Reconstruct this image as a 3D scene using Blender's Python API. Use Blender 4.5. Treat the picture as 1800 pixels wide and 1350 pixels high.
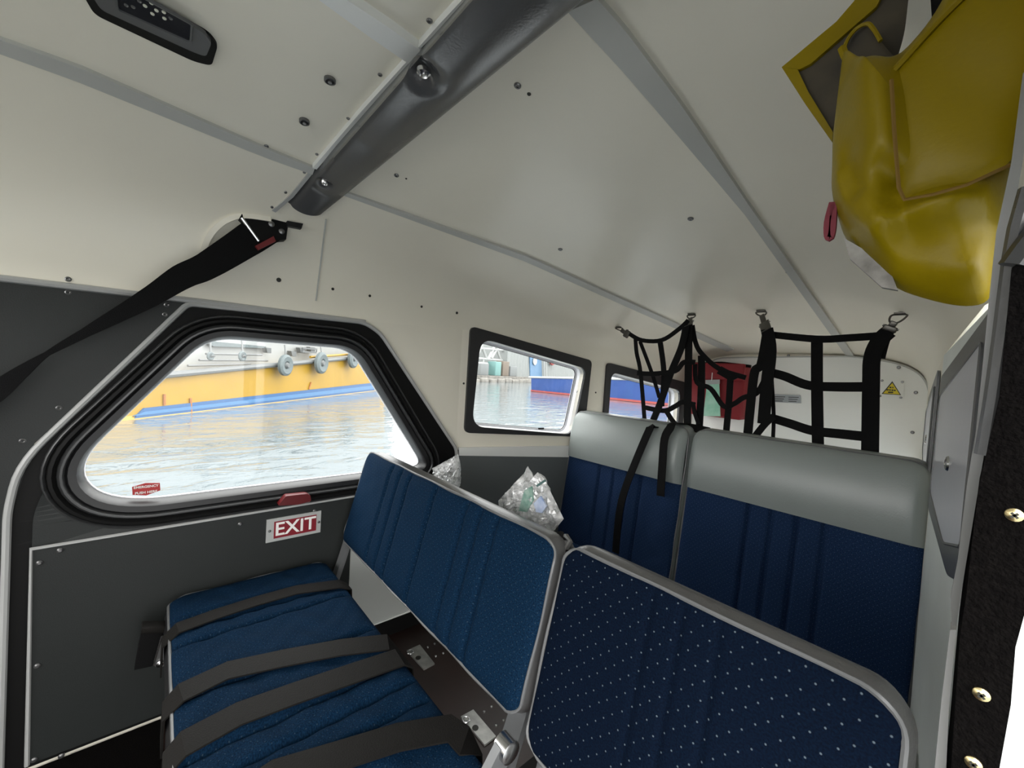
import bpy, bmesh, math, random
from mathutils import Vector as V3, Matrix
from mathutils.bvhtree import BVHTree
from mathutils.geometry import tessellate_polygon
random.seed(7)
V = lambda *a: V3(a)
SC = bpy.context.scene
for o in list(bpy.data.objects): bpy.data.objects.remove(o)
# ---------------------------------------------------------------- camera (cabin frame: x across, y aft, z up; builders work in eye-relative units scaled by S)
S = 1.25; CAM = V(0.6125, 0, 0.975)
F = 714.1253
MX = Matrix(((0.65413947, -0.06646901, 0.75344769), (0.75391343, -0.02298517, -0.65657157), (0.06095978, 0.99752371, 0.03507638)))
cam = bpy.data.cameras.new('camera'); cam.sensor_width = 36; cam.lens = F/1800*36; cam.clip_start = .02; cam.clip_end = 2000
co = bpy.data.objects.new('camera', cam); SC.collection.objects.link(co)
co.matrix_world = Matrix.Translation(CAM) @ MX.to_4x4(); SC.camera = co
# ---------------------------------------------------------------- overcast sky
wd = bpy.data.worlds.new('sky'); SC.world = wd; wd.use_nodes = True
nt = wd.node_tree; nt.nodes.clear()
out = nt.nodes.new('ShaderNodeOutputWorld'); bg = nt.nodes.new('ShaderNodeBackground')
tc = nt.nodes.new('ShaderNodeTexCoord'); sp = nt.nodes.new('ShaderNodeSeparateXYZ'); rp = nt.nodes.new('ShaderNodeValToRGB')
nt.links.new(tc.outputs['Generated'], sp.inputs[0]); nt.links.new(sp.outputs['Z'], rp.inputs[0])
rp.color_ramp.elements[0].color = (.625, .62, .61, 1); rp.color_ramp.elements[1].color = (1, .99, .97, 1)
nt.links.new(rp.outputs[0], bg.inputs[0]); bg.inputs[1].default_value = 2.3
nt.links.new(bg.outputs[0], out.inputs[0])
SC.view_settings.view_transform = 'Standard'; SC.view_settings.look = 'None'; SC.view_settings.gamma = 1
SC.view_settings.use_curve_mapping = False; SC.view_settings.exposure = 1.88
SC.cycles.max_bounces = 10; SC.cycles.diffuse_bounces = 6; SC.cycles.glossy_bounces = 4; SC.cycles.transparent_max_bounces = 16
SC.cycles.sample_clamp_indirect = 6
# ---------------------------------------------------------------- geometry helpers
def ray(p): return MX @ V(p[0]-900, -(p[1]-675), -F)
def PX(p, x): v = ray(p); return v*(x/v.x)
def PY(p, y): v = ray(p); return v*(y/v.y)
def PZ(p, z): v = ray(p); return v*(z/v.z)
def PP(p, o, n): v = ray(p); return v*(o.dot(n)/v.dot(n))
def W(v): return v*S + CAM
ORG = {}
UVS = {}
def mk(name, vf, m, parent=None, smooth=True, label=None, cat=None, group=None, kind=None, uv=None, sharp=35):
    vs, fs = vf
    me = bpy.data.meshes.new(name)
    wv = [W(V3(v)) for v in vs]
    if parent is None:
        xs = [v.x for v in wv]; ys = [v.y for v in wv]; zs = [v.z for v in wv]
        og = V((min(xs)+max(xs))/2, (min(ys)+max(ys))/2, min(zs))
    else: og = ORG[parent.name]
    me.from_pydata([v-og for v in wv], [], fs)
    bm = bmesh.new(); bm.from_mesh(me); bmesh.ops.recalc_face_normals(bm, faces=bm.faces)
    if smooth:
        for f in bm.faces: f.smooth = True
        for e in bm.edges:
            if len(e.link_faces) == 2 and e.calc_face_angle(0) > math.radians(sharp): e.smooth = False
    bm.to_mesh(me); bm.free()
    if uv:
        l = me.uv_layers.new(name='uv')
        for lp in me.loops: l.data[lp.index].uv = uv[lp.vertex_index]
    me.materials.append(m)
    o = bpy.data.objects.new(name, me); SC.collection.objects.link(o)
    if parent is None: o.location = og
    else: o.parent = parent
    ORG[o.name] = og
    if label: o['label'] = label
    if cat: o['category'] = cat
    if group: o['group'] = group
    if kind: o['kind'] = kind
    return o
def thing(name, base, label=None, cat=None, group=None, kind=None):
    o = bpy.data.objects.new(name, None); SC.collection.objects.link(o)
    o.location = W(base); ORG[o.name] = W(base); o.empty_display_size = .05
    if label: o['label'] = label
    if cat: o['category'] = cat
    if group: o['group'] = group
    if kind: o['kind'] = kind
    return o
def cat(*l):
    vs, fs = [], []
    for v, f in l:
        n = len(vs); vs += list(v); fs += [tuple(i+n for i in q) for q in f]
    return vs, fs
def perp(t):
    a = V(0, 0, 1) if abs(t.z) < .9 else V(1, 0, 0)
    u = t.cross(a).normalized(); return u, t.cross(u).normalized()
def tube(pts, r, n=8, closed=False):
    vs, fs = [], []; N = len(pts); u0 = None
    for i, p in enumerate(pts):
        a = pts[i-1] if (i or closed) else pts[i]; b = pts[(i+1) % N] if (i < N-1 or closed) else pts[i]
        t = (b-a).normalized()
        if u0 is None: u, w_ = perp(t)
        else:
            u = (u0 - t*u0.dot(t)).normalized(); w_ = t.cross(u)
        u0 = u; rr = r[i] if isinstance(r, (list, tuple)) else r
        for k in range(n):
            an = 2*math.pi*k/n; vs.append(p+u*math.cos(an)*rr+w_*math.sin(an)*rr)
    M = N if closed else N-1
    for i in range(M):
        for k in range(n):
            j = (i+1) % N; fs.append((i*n+k, i*n+(k+1) % n, j*n+(k+1) % n, j*n+k))
    if not closed: fs += [tuple(range(n)), tuple((N-1)*n+k for k in range(n))]
    return vs, fs
def box(c, hx, hy, hz):
    vs = [c+hx*a+hy*b+hz*d for a in (-1, 1) for b in (-1, 1) for d in (-1, 1)]
    return vs, [(0, 1, 3, 2), (4, 5, 7, 6), (0, 1, 5, 4), (2, 3, 7, 6), (0, 2, 6, 4), (1, 3, 7, 5)]
def abox(x0, x1, y0, y1, z0, z1):
    return box(V((x0+x1)/2, (y0+y1)/2, (z0+z1)/2), V((x1-x0)/2, 0, 0), V(0, (y1-y0)/2, 0), V(0, 0, (z1-z0)/2))
def bbox_(c, hx, hy, hz, b):   # bevelled box
    vs, fs = box(V(0, 0, 0), V(1, 0, 0), V(0, 1, 0), V(0, 0, 1))
    L = (hx.length, hy.length, hz.length); bm = bmesh.new()
    bv = [bm.verts.new((v.x*L[0], v.y*L[1], v.z*L[2])) for v in vs]
    for f in fs: bm.faces.new([bv[i] for i in f])
    bmesh.ops.recalc_face_normals(bm, faces=bm.faces)
    bmesh.ops.bevel(bm, geom=list(bm.edges), offset=b, segments=3, affect='EDGES', profile=.5)
    bm.verts.index_update(); n = (hx.normalized(), hy.normalized(), hz.normalized())
    r = ([c+n[0]*v.co.x+n[1]*v.co.y+n[2]*v.co.z for v in bm.verts], [tuple(v.index for v in f.verts) for f in bm.faces]); bm.free(); return r
def plate(outer, n, t, holes=()):    # prism from a planar outline, front face on the outline, thickness t behind (-n)
    loops = [list(outer)]+[list(h) for h in holes]
    u, w_ = perp(n); flat = []
    pts = [p for l in loops for p in l]
    tri = tessellate_polygon([[V(p.dot(u), p.dot(w_), 0) for p in l] for l in loops])
    N = len(pts); vs = pts+[p-n*t for p in pts]
    fs = [tuple(q) for q in tri]+[tuple(i+N for i in q[::-1]) for q in tri]
    k = 0
    for l in loops:
        m = len(l)
        for i in range(m):
            a, b = k+i, k+(i+1) % m; fs.append((a, b, b+N, a+N))
        k += m
    return vs, fs
def rpoly(pts, r, n=6):       # rounded polygon
    N = len(pts); o = []
    for i in range(N):
        p = pts[i]; a = pts[i-1]; b = pts[(i+1) % N]; rr = r[i] if isinstance(r, (list, tuple)) else r
        da = (a-p); db = (b-p); ra = min(rr, da.length*.49); rb = min(rr, db.length*.49)
        A = p+da.normalized()*ra; B = p+db.normalized()*rb
        for k in range(n+1):
            t = k/n; o.append(A*(1-t)**2+p*2*t*(1-t)+B*t*t)
    return o
def dense(pts, step, closed=True):
    o = []; N = len(pts)
    for i in range(N if closed else N-1):
        a = pts[i]; b = pts[(i+1) % N]; m = max(1, int((b-a).length/step))
        for k in range(m): o.append(a.lerp(b, k/m))
    if not closed: o.append(pts[-1])
    return o
def offs(loop, n, d):
    N = len(loop); o = []
    c = sum(loop, V(0, 0, 0))/N
    ar = sum(((loop[i]-c).cross(loop[(i+1) % N]-c)).dot(n) for i in range(N)); sg = 1 if ar > 0 else -1
    for i in range(N):
        a = loop[i-1]; b = loop[(i+1) % N]; t = (b-a).normalized()
        o.append(loop[i]+t.cross(n)*d*sg)
    return o
def sweep(loop, n, prof):     # ring: prof = [(outward, height), ...]
    vs, fs = [], []; N = len(loop)
    for d, h in prof: vs += [p+n*h for p in offs(loop, n, d)]
    for k in range(len(prof)-1):
        for i in range(N):
            j = (i+1) % N; fs.append((k*N+i, k*N+j, (k+1)*N+j, (k+1)*N+i))
    return vs, fs
def ribbon(pts, w, n, t=.002, sub=1):
    if sub > 1:
        P = []; Wd = []; N = len(pts)
        for i in range(N-1):
            p0 = pts[max(i-1, 0)]; p1 = pts[i]; p2 = pts[i+1]; p3 = pts[min(i+2, N-1)]
            for k in range(sub):
                s = k/sub; P.append(.5*((2*p1)+(p2-p0)*s+(2*p0-5*p1+4*p2-p3)*s*s+(3*p1-p0-3*p2+p3)*s**3))
                if isinstance(w, (list, tuple)): Wd.append(w[i]*(1-s)+w[i+1]*s)
        P.append(pts[-1])
        if isinstance(w, (list, tuple)): Wd.append(w[-1]); w = Wd
        pts = P
    vs, fs = [], []; N = len(pts)
    for i, p in enumerate(pts):
        tg = (pts[min(i+1, N-1)]-pts[max(i-1, 0)]).normalized(); nn = n[i] if isinstance(n, list) else n
        s = tg.cross(nn).normalized(); ww = (w[i] if isinstance(w, (list, tuple)) else w)/2; m = s.cross(tg).normalized()*t/2
        vs += [p-s*ww-m, p+s*ww-m, p+s*ww+m, p-s*ww+m]
    for i in range(N-1):
        a = i*4; b = a+4
        for k in range(4): fs.append((a+k, a+(k+1) % 4, b+(k+1) % 4, b+k))
    fs += [(0, 1, 2, 3), tuple((N-1)*4+k for k in range(4))]
    return vs, fs
def lathe(c, ax, prof, n=16):
    ax = ax.normalized(); u, w_ = perp(ax); vs, fs = [], []
    for r, h in prof:
        for k in range(n):
            a = 2*math.pi*k/n; vs.append(c+ax*h+(u*math.cos(a)+w_*math.sin(a))*r)
    for j in range(len(prof)-1):
        for k in range(n): fs.append((j*n+k, j*n+(k+1) % n, (j+1)*n+(k+1) % n, (j+1)*n+k))
    fs += [tuple(range(n)), tuple((len(prof)-1)*n+k for k in range(n))]
    return vs, fs
def flatshade(o):
    for p in o.data.polygons: p.use_smooth = False
# ---------------------------------------------------------------- materials
def mat(name, c, rough=.5, metal=0, var=0, vs=8, bump=0, bs=200, c2=None, emit=0, spec=.5, bstretch=None, coat=0):
    m = bpy.data.materials.new(name); m.use_nodes = True; t = m.node_tree; b = t.nodes['Principled BSDF']
    b.inputs['Base Color'].default_value = (*c, 1); b.inputs['Roughness'].default_value = rough; b.inputs['Metallic'].default_value = metal
    b.inputs['Specular IOR Level'].default_value = spec; b.inputs['Coat Weight'].default_value = coat
    tcn = t.nodes.new('ShaderNodeTexCoord')
    if var or c2:
        n = t.nodes.new('ShaderNodeTexNoise'); n.inputs['Scale'].default_value = vs; n.inputs['Detail'].default_value = 6
        t.links.new(tcn.outputs['Object'], n.inputs['Vector'])
        r = t.nodes.new('ShaderNodeValToRGB'); e = r.color_ramp.elements
        e[0].position = .3; e[1].position = .7
        lo = c2 if c2 else tuple(x*(1-var) for x in c); e[0].color = (*lo, 1); e[1].color = (*(c if c2 else tuple(min(1, x*(1+var)) for x in c)), 1)
        t.links.new(n.outputs['Fac'], r.inputs[0]); t.links.new(r.outputs[0], b.inputs['Base Color'])
    if bump:
        n = t.nodes.new('ShaderNodeTexNoise'); n.inputs['Scale'].default_value = bs; n.inputs['Detail'].default_value = 3
        src = tcn.outputs['Object']
        if bstretch:
            mp = t.nodes.new('ShaderNodeMapping'); mp.inputs['Scale'].default_value = bstretch; t.links.new(src, mp.inputs[0]); src = mp.outputs[0]
        t.links.new(src, n.inputs['Vector'])
        bp = t.nodes.new('ShaderNodeBump'); bp.inputs['Strength'].default_value = bump; bp.inputs['Distance'].default_value = .002
        t.links.new(n.outputs['Fac'], bp.inputs['Height']); t.links.new(bp.outputs[0], b.inputs['Normal'])
    if emit: b.inputs['Emission Color'].default_value = (*c, 1); b.inputs['Emission Strength'].default_value = emit
    return m
def fabric(name, base, hi, dot, dots=1.0, sp_=.011, dr=.12):
    m = bpy.data.materials.new(name); m.use_nodes = True; t = m.node_tree; b = t.nodes['Principled BSDF']
    b.inputs['Roughness'].default_value = .85; b.inputs['Specular IOR Level'].default_value = .06; b.inputs['Sheen Weight'].default_value = .0
    uv = t.nodes.new('ShaderNodeUVMap'); uv.uv_map = 'uv'
    n = t.nodes.new('ShaderNodeTexNoise'); n.inputs['Scale'].default_value = 420; n.inputs['Detail'].default_value = 2; t.links.new(uv.outputs[0], n.inputs[0])
    n2 = t.nodes.new('ShaderNodeTexNoise'); n2.inputs['Scale'].default_value = 9; t.links.new(uv.outputs[0], n2.inputs[0])
    r = t.nodes.new('ShaderNodeValToRGB'); r.color_ramp.elements[0].position = .35; r.color_ramp.elements[1].position = .68
    r.color_ramp.elements[0].color = (*base, 1); r.color_ramp.elements[1].color = (*hi, 1)
    t.links.new(n.outputs['Fac'], r.inputs[0])
    mp = t.nodes.new('ShaderNodeMapping'); mp.inputs['Rotation'].default_value = (0, 0, math.radians(45)); mp.inputs['Scale'].default_value = (1/sp_, 1/sp_, 1/sp_)
    t.links.new(uv.outputs[0], mp.inputs[0])
    vo = t.nodes.new('ShaderNodeTexVoronoi'); vo.voronoi_dimensions = '2D'; vo.inputs['Scale'].default_value = 1; vo.inputs['Randomness'].default_value = .12
    t.links.new(mp.outputs[0], vo.inputs['Vector'])
    r2 = t.nodes.new('ShaderNodeValToRGB'); r2.color_ramp.elements[0].position = dr*.6; r2.color_ramp.elements[1].position = dr*1.3
    r2.color_ramp.elements[0].color = (dots, dots, dots, 1); r2.color_ramp.elements[1].color = (0, 0, 0, 1)
    t.links.new(vo.outputs['Distance'], r2.inputs[0])
    mx = t.nodes.new('ShaderNodeMixRGB'); mx.inputs[2].default_value = (*dot, 1)
    t.links.new(r2.outputs[0], mx.inputs[0]); t.links.new(r.outputs[0], mx.inputs[1])
    t.links.new(mx.outputs[0], b.inputs['Base Color'])
    bp = t.nodes.new('ShaderNodeBump'); bp.inputs['Strength'].default_value = .35; bp.inputs['Distance'].default_value = .0015
    t.links.new(n.outputs['Fac'], bp.inputs['Height']); t.links.new(bp.outputs[0], b.inputs['Normal'])
    return m
def glassmat(name, tint=(1, 1, 1), gl=.06, rough=.02, haze=0):
    m = bpy.data.materials.new(name); m.use_nodes = True; t = m.node_tree; t.nodes.clear()
    o = t.nodes.new('ShaderNodeOutputMaterial'); a = t.nodes.new('ShaderNodeBsdfTransparent'); a.inputs[0].default_value = (*tint, 1)
    g = t.nodes.new('ShaderNodeBsdfGlossy'); g.inputs['Roughness'].default_value = rough; mx = t.nodes.new('ShaderNodeMixShader'); mx.inputs[0].default_value = gl
    t.links.new(a.outputs[0], mx.inputs[1]); t.links.new(g.outputs[0], mx.inputs[2]); last = mx
    if haze:
        d = t.nodes.new('ShaderNodeBsdfDiffuse'); d.inputs[0].default_value = (.9, .9, .9, 1); m2 = t.nodes.new('ShaderNodeMixShader')
        n = t.nodes.new('ShaderNodeTexNoise'); n.inputs['Scale'].default_value = 40; tcn = t.nodes.new('ShaderNodeTexCoord'); t.links.new(tcn.outputs['Object'], n.inputs[0])
        mr = t.nodes.new('ShaderNodeMapRange'); mr.inputs[1].default_value = .35; mr.inputs[2].default_value = .7; mr.inputs[3].default_value = haze*.25; mr.inputs[4].default_value = haze
        t.links.new(n.outputs['Fac'], mr.inputs[0]); t.links.new(mr.outputs[0], m2.inputs[0])
        t.links.new(mx.outputs[0], m2.inputs[1]); t.links.new(d.outputs[0], m2.inputs[2]); last = m2
    t.links.new(last.outputs[0], o.inputs[0]); return m
Mw = mat('white_lining', (.85, .81, .70), .34, var=.03, vs=3, bump=.05, bs=60)
Mbk = mat('bulkhead_white', (.86, .87, .84), .5, var=.03, vs=4)
Mdk = mat('dark_grey_panel', (.018, .0205, .020), .5, spec=.3, bump=.2, bs=400, var=.05, vs=5)
Mmid = mat('grey_panel', (.125, .138, .14), .45, bump=.15, bs=400)
Mlow = mat('pale_grey_panel', (.80, .84, .82), .5, var=.05, vs=6)
Mstrip = mat('grey_strip', (.50, .505, .48), .38, var=.04, vs=5)
Malu = mat('painted_edge_trim', (.40, .405, .40), .3, spec=.6)
Mlalu = mat('light_joint_strip', (.82, .83, .81), .35)
Mblk = mat('black_rubber', (.004, .004, .004), .6, spec=.2)
Mrub = mat('soft_black_rubber', (.010, .010, .011), .42, spec=.35)
Mrim = mat('frame_edge_rubber', (.035, .036, .037), .32)
Mvb = mat('dark_beam_vinyl', (.072, .073, .075), .24, bump=.12, bs=240, spec=.6)
Mvg = mat('grey_vinyl', (.235, .262, .255), .36, bump=.12, bs=260, spec=.6)
Mvs = mat('grey_seat_border_vinyl', (.075, .074, .074), .33, bump=.15, bs=260, spec=.6)
Mpip = mat('silver_grey_piping', (.12, .123, .125), .35)
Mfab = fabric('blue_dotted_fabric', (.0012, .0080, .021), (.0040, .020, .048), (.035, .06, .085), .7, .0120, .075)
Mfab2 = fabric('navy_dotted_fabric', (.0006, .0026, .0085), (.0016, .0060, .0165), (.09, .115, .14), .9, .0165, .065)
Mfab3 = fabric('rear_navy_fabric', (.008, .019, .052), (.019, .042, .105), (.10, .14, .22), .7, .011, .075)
Mweb = mat('black_webbing', (.0035, .0035, .0038), .75, bump=.4, bs=500, spec=.15)
Mweb2 = mat('dark_grey_webbing', (.0075, .0068, .006), .65, bump=.4, bs=500, spec=.15)
Mfloor = mat('brown_floor', (.030, .014, .011), .45, c2=(.017, .008, .0065), vs=6, bump=.1)
Msteel = mat('steel', (.55, .55, .55), .25, 1)
Mdst = mat('dull_steel', (.20, .20, .20), .38, .85)
Mtub = mat('grey_painted_tube', (.16, .165, .17), .3, .3)
Mplt = mat('scratched_alloy_plate', (.45, .45, .43), .4, .6, c2=(.30, .30, .285), vs=40)
Mbrass = mat('brass', (.75, .62, .33), .3, 1)
Mcarp = mat('black_carpet', (.0040, .0034, .0032), .95, bump=1.0, bs=500, c2=(.0018, .0015, .0015), vs=260, spec=.05)
Myel = mat('yellow_coated_cloth', (.255, .185, .0005), .40, bump=.12, bs=180, c2=(.205, .148, .0005), vs=7, spec=.22)
Myin = mat('grey_brown_cloth_lining', (.075, .062, .04), .8, c2=(.04, .034, .025), vs=30)
Mred = mat('red_plastic', (.095, .003, .005), .4)
Mredc = mat('red_cloth', (.22, .004, .010), .6, bump=.6, bs=25)
Mgrn = mat('pale_green_card', (.20, .56, .38), .35, c2=(.45, .70, .58), vs=18)
Mwhp = mat('white_plate', (.40, .41, .40), .4)
Mysign = mat('yellow_sign_print', (.75, .60, .02), .5)
Mplac = mat('engraved_placard', (.30, .32, .33), .35, .4)
Mtxt = mat('black_print', (.02, .02, .015), .5)
Mlite = mat('white_print', (.85, .83, .80), .5)
Mlamp = mat('grey_lamp_plastic', (.095, .097, .10), .4)
Mlens = mat('dark_lamp_lens', (.02, .021, .026), .12, spec=.7)
Mled = mat('pale_led', (.75, .75, .62), .3)
Mbrz = mat('dark_bronze_metal', (.10, .095, .085), .35, .8)
Mgl = glassmat('window_pane', (.97, .98, .98), .02)
Mbag = glassmat('clear_crumpled_film', (.93, .95, .95), .20, .18, .55)
Mpad = mat('lavender_grey_vinyl', (.56, .57, .64), .26, bump=.1, bs=30, spec=.7)
Mpadr = mat('grey_cover_border', (.115, .12, .125), .35, bump=.15, bs=200)
Mrev = mat('white_window_reveal', (.66, .67, .70), .4)
# ---------------------------------------------------------------- cabin shell surface
YF = -1.15; YA = 1.93
def interp(t, x):
    for (a, b), (c, d) in zip(t, t[1:]):
        if x <= c: return b+(d-b)*max(0, (x-a)/(c-a))
    return t[-1][1]
XL = lambda y: -1.08 if y <= .72 else -1.08+(y-.72)*(.18/1.21)
XR = lambda y: interp([(-9, .0215), (.40, .0215), (.62, .012), (.72, .008), (1.16, -.050), (1.93, -.112)], y)
ZT = lambda y: interp([(-9, .10), (.3, .10), (.8, .12), (1.2, .075), (1.93, -.02)], y)
ZC = lambda y: interp([(-9, .428), (.3, .428), (1.93, .13)], y)
NE = lambda y: interp([(-9, 2.7), (.4, 2.7), (1.2, 2.8), (1.93, 3.4)], y)
ys = [YF+(YA-YF)*i/60 for i in range(61)]; NU = 64
lv, lf = [], []
for y in ys:
    a, b, zt, zc, ne = XL(y), XR(y), ZT(y), ZC(y), NE(y)
    for k in range(NU+1):
        th = math.pi*k/NU; c, s = math.cos(th), math.sin(th)
        lv.append(V((a+b)/2-(b-a)/2*math.copysign(abs(c)**(2/ne), c), y, zt+(zc-zt)*abs(s)**(2/ne)))
for i in range(60):
    for k in range(NU):
        q = i*(NU+1)+k; lf.append((q, q+1, q+NU+2, q+NU+1))
BV = BVHTree.FromPolygons(lv, lf)
def PC(p, lift=.0):
    v = ray(p).normalized(); h = BV.ray_cast(V(0, 0, 0), v)
    if h[0] is None: return PZ(p, .3) if v.z > 0 else None
    n = h[1]; n = -n if n.dot(v) > 0 else n
    return h[0]+n*lift
def PCn(p):
    v = ray(p).normalized(); h = BV.ray_cast(V(0, 0, 0), v); n = h[1]
    return h[0], (-n if n.dot(v) > 0 else n)
# shell = surface thickened outwards
ov = []
for i, y in enumerate(ys):
    for k in range(NU+1):
        p = lv[i*(NU+1)+k]; c = V((XL(y)+XR(y))/2, y, 0); d = (p-c).normalized(); ov.append(p+d*.03)
N0 = len(lv); cf = lf+[tuple(j+N0 for j in q[::-1]) for q in lf]
for i in range(60):
    for k in (0, NU):
        q = i*(NU+1)+k; cf.append((q, q+NU+1, q+NU+1+N0, q+N0))
for i in (0, 60):
    for k in range(NU):
        q = i*(NU+1)+k; cf.append((q, q+1, q+1+N0, q+N0))
ceil = mk('ceiling', (lv+ov, cf), Mw, kind='structure')
ZF = -.78
# floor
floor = mk('floor', abox(-1.12, .12, -1.2, 1.95, ZF-.03, ZF), Mfloor, kind='structure', smooth=False)
# ---- left wall
Mlow2 = mat('lit_grey_panel', (.50, .52, .50), .5)  # grey panel colour lightened to paint in the daylight falling on it
XA = -1.08; NX = V(1, 0, 0)
G = rpoly([PX(p, XA) for p in [(366, 590), (622, 611), (752, 822), (190, 893), (118, 826)]], [.05, .05, .05, .09, .07], 8)
Ghole = offs(dense(G, .03), NX, .012)
wA = [V(XA, YF, ZF), V(XA, .74, ZF), V(XA, .74, .12), V(XA, .3, .10), V(XA, -.42, .10), V(XA, -.46, -.22), V(XA, YF, -.25)]
# cockpit side window: the side wall forward of the photographed panels is open above the sill
wall_left = mk('wall_left', plate(wA, NX, .03, [Ghole]), Mw, kind='structure', smooth=False)
BO = V(-1.08, .72, 0); Bt = V(.18, 1.21, 0).normalized(); BN = V(Bt.y, -Bt.x, 0)
def PB(p, d=0): return PP(p, BO+BN*d, BN)
def onB(y, z): return BO+Bt*((y-.72)/Bt.y)+V(0, 0, z)
W1 = rpoly([PB(p) for p in [(843, 594), (1028, 648), (1004, 763), (827, 749)]], [.05, .035, .04, .05], 7)
w2b = [PB((1072, 654)), PB((1193, 686))]
W2 = rpoly([w2b[0], w2b[1], V(w2b[1].x, w2b[1].y, -.23), V(w2b[0].x, w2b[0].y, -.22)], .035, 6)
BG = rpoly([onB(1.36, -.74), onB(1.88, -.74), onB(1.86, -.30), onB(1.38, -.30)], .05, 4)   # unseen opening behind the bench, added to let daylight brighten the bulkhead
topB = [onB(y, ZT(y)+.0) for y in (1.93, 1.2, .8, .72)]
mk('wall_left', plate([onB(.72, ZF), onB(1.93, ZF)]+topB, BN, .035, [W1, W2, BG]), Mw, kind='structure', smooth=False)
# lower grey panel of rear left wall with white cap strip
pz = [PB((805, 790)), PB((1005, 793))]
mk('wall_panel', plate([onB(.735, ZF+.02), onB(1.28, ZF+.02), V(pz[1].x, pz[1].y, pz[1].z)+Bt*.12+BN*.0, pz[0]], BN, -.006), Mmid, wall_left, smooth=False, label='mid grey lower panel behind the bench')
mk('cap_strip', plate([V(*q)+BN*.001 for q in [PB((805, 800)), PB((1012, 803)), PB((1012, 783)), PB((805, 786))]], BN, -.008), Mlalu, wall_left, smooth=False)
# right wall
rp_ = [V(XR(y), y, 0) for y in (.385, .41, .62, .72, 1.16, 1.93)]
vs, fs = [], []
for p in rp_:
    for dx in (0, .03): vs += [p+V(dx, 0, ZF), p+V(dx, 0, ZT(p.y))]
for i in range(4):
    a = i*4; b = a+4; fs += [(a, a+1, b+1, b), (a+2, a+3, b+3, b+2), (a+1, a+3, b+3, b+1), (a, a+2, b+2, b)]
fs += [(0, 1, 3, 2), (16, 17, 19, 18)]
wall_right = mk('wall_right', (vs, fs), Mlow, kind='structure', smooth=False)
ra, rb_ = V(XR(1.16), 1.16, 0), V(XR(1.93), 1.93, 0); rt = (rb_-ra).normalized(); rn = V(-rt.y, rt.x, 0)
rz = lambda y, z: ra+rt*((y-1.16)/rt.y)+V(0, 0, z)
mk('wall_right', plate([rz(1.16, ZF), rz(1.93, ZF), rz(1.93, ZT(1.93)), rz(1.16, ZT(1.16))], rn, .03, [rpoly([rz(1.28, -.74), rz(1.88, -.74), rz(1.88, -.20), rz(1.28, -.22)], .05, 4)]), Mw, kind='structure', smooth=False)  # lower opening is unseen, added to bring daylight to the rear bulkhead
# cockpit: low right sidewall and instrument bulkhead below the windscreen
mk('wall_right', abox(.03, .06, YF, -.25, ZF, -.22), Mdk, kind='structure', smooth=False)
mk('wall_front', abox(-1.10, .06, YF-.03, YF, ZF, -.20), Mdk, kind='structure', smooth=False)
# aft bulkhead
mk('wall_aft', abox(-1.0, -.05, 1.925, 1.96, ZF, .2), Mw, kind='structure', smooth=False)
bk = [PY(p, 1.90) for p in [(1180, 622), (1500, 626), (1590, 640), (1632, 668), (1636, 720), (1628, 830)]]
bk += [V(bk[-1].x, 1.9, ZF+.02), V(-.88, 1.9, ZF+.02), V(-.88, 1.9, .0)]
bk[0] = V(-.80, 1.9, .11)
bk = rpoly(bk, .05, 6)
blk = mk('bulkhead_panel', plate([p for p in bk], V(0, -1, 0), .02), Mbk, bpy.data.objects['wall_aft'], sharp=60)
mk('bulkhead_seam', tube(dense(bk, .03), .0035, 6, True), Mstrip, bpy.data.objects['wall_aft'])
for p in [(1386, 625), (1580, 646), (1610, 690), (1604, 760)]:
    q = PY(p, 1.9); mk('screw', lathe(q, V(0, -1, 0), [(.0055, 0), (.0055, .002), (.003, .004)], 10), Mdst, bpy.data.objects['wall_aft'])
# ---------------------------------------------------------------- ceiling strips and joints
def strip_on(name, L, R, m, lift=.006, par=None, n=28, lab=None):
    def samp(P):
        d = [0]
        for a, b in zip(P, P[1:]): d.append(d[-1]+math.hypot(b[0]-a[0], b[1]-a[1]))
        o = []
        for i in range(n+1):
            s = d[-1]*i/n; k = max(j for j in range(len(P)-1) if d[j] <= s+1e-6); t = (s-d[k])/(d[k+1]-d[k])
            o.append((P[k][0]+(P[k+1][0]-P[k][0])*t, P[k][1]+(P[k+1][1]-P[k][1])*t))
        return o
    a, b = samp(L), samp(R); vs, fs = [], []
    for p, q in zip(a, b):
        A, na = PCn(p); B, nb = PCn(q); vs += [A, B, B+nb*lift, A+na*lift]
    for i in range(n):
        for k in range(4): fs.append((i*4+k, i*4+(k+1) % 4, i*4+4+(k+1) % 4, i*4+4+k))
    fs += [(0, 1, 2, 3), (n*4, n*4+1, n*4+2, n*4+3)]
    return mk(name, (vs, fs), m, par or ceil, label=lab)
strip_on('joint_strip', [(1000, 12), (1100, 122), (1200, 240), (1311, 373), (1462, 587), (1487, 622)], [(1052, -12), (1100, 43), (1200, 178), (1315, 351), (1478, 587), (1502, 624)], Mstrip, lab='wide grey strip along the rear ceiling')
strip_on('joint_strip', [(600, 332), (930, 449), (1290, 612)], [(597, 338), (922, 456), (1278, 616)], Mstrip, lab='narrow grey strip along the rear ceiling edge')
strip_on('joint_strip', [(-500, -118), (0, 63), (140, 113), (467, 257), (553, 292)], [(-500, -88), (0, 89), (133, 137), (463, 272), (549, 303)], Mstrip, lab='grey strip along the front ceiling')
strip_on('joint_strip',  [(300, -225), (612, -18), (690, 35), (745, 77)], [(230, -260), (562, -18), (650, 48), (722, 99)], Mlalu, .012, lab='light rounded strip ending at the padded beam')
strip_on('edge_trim', [(825, -18), (780, 30), (742, 70)], [(815, -18), (771, 30), (736, 70)], Mlalu, .010)
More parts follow.
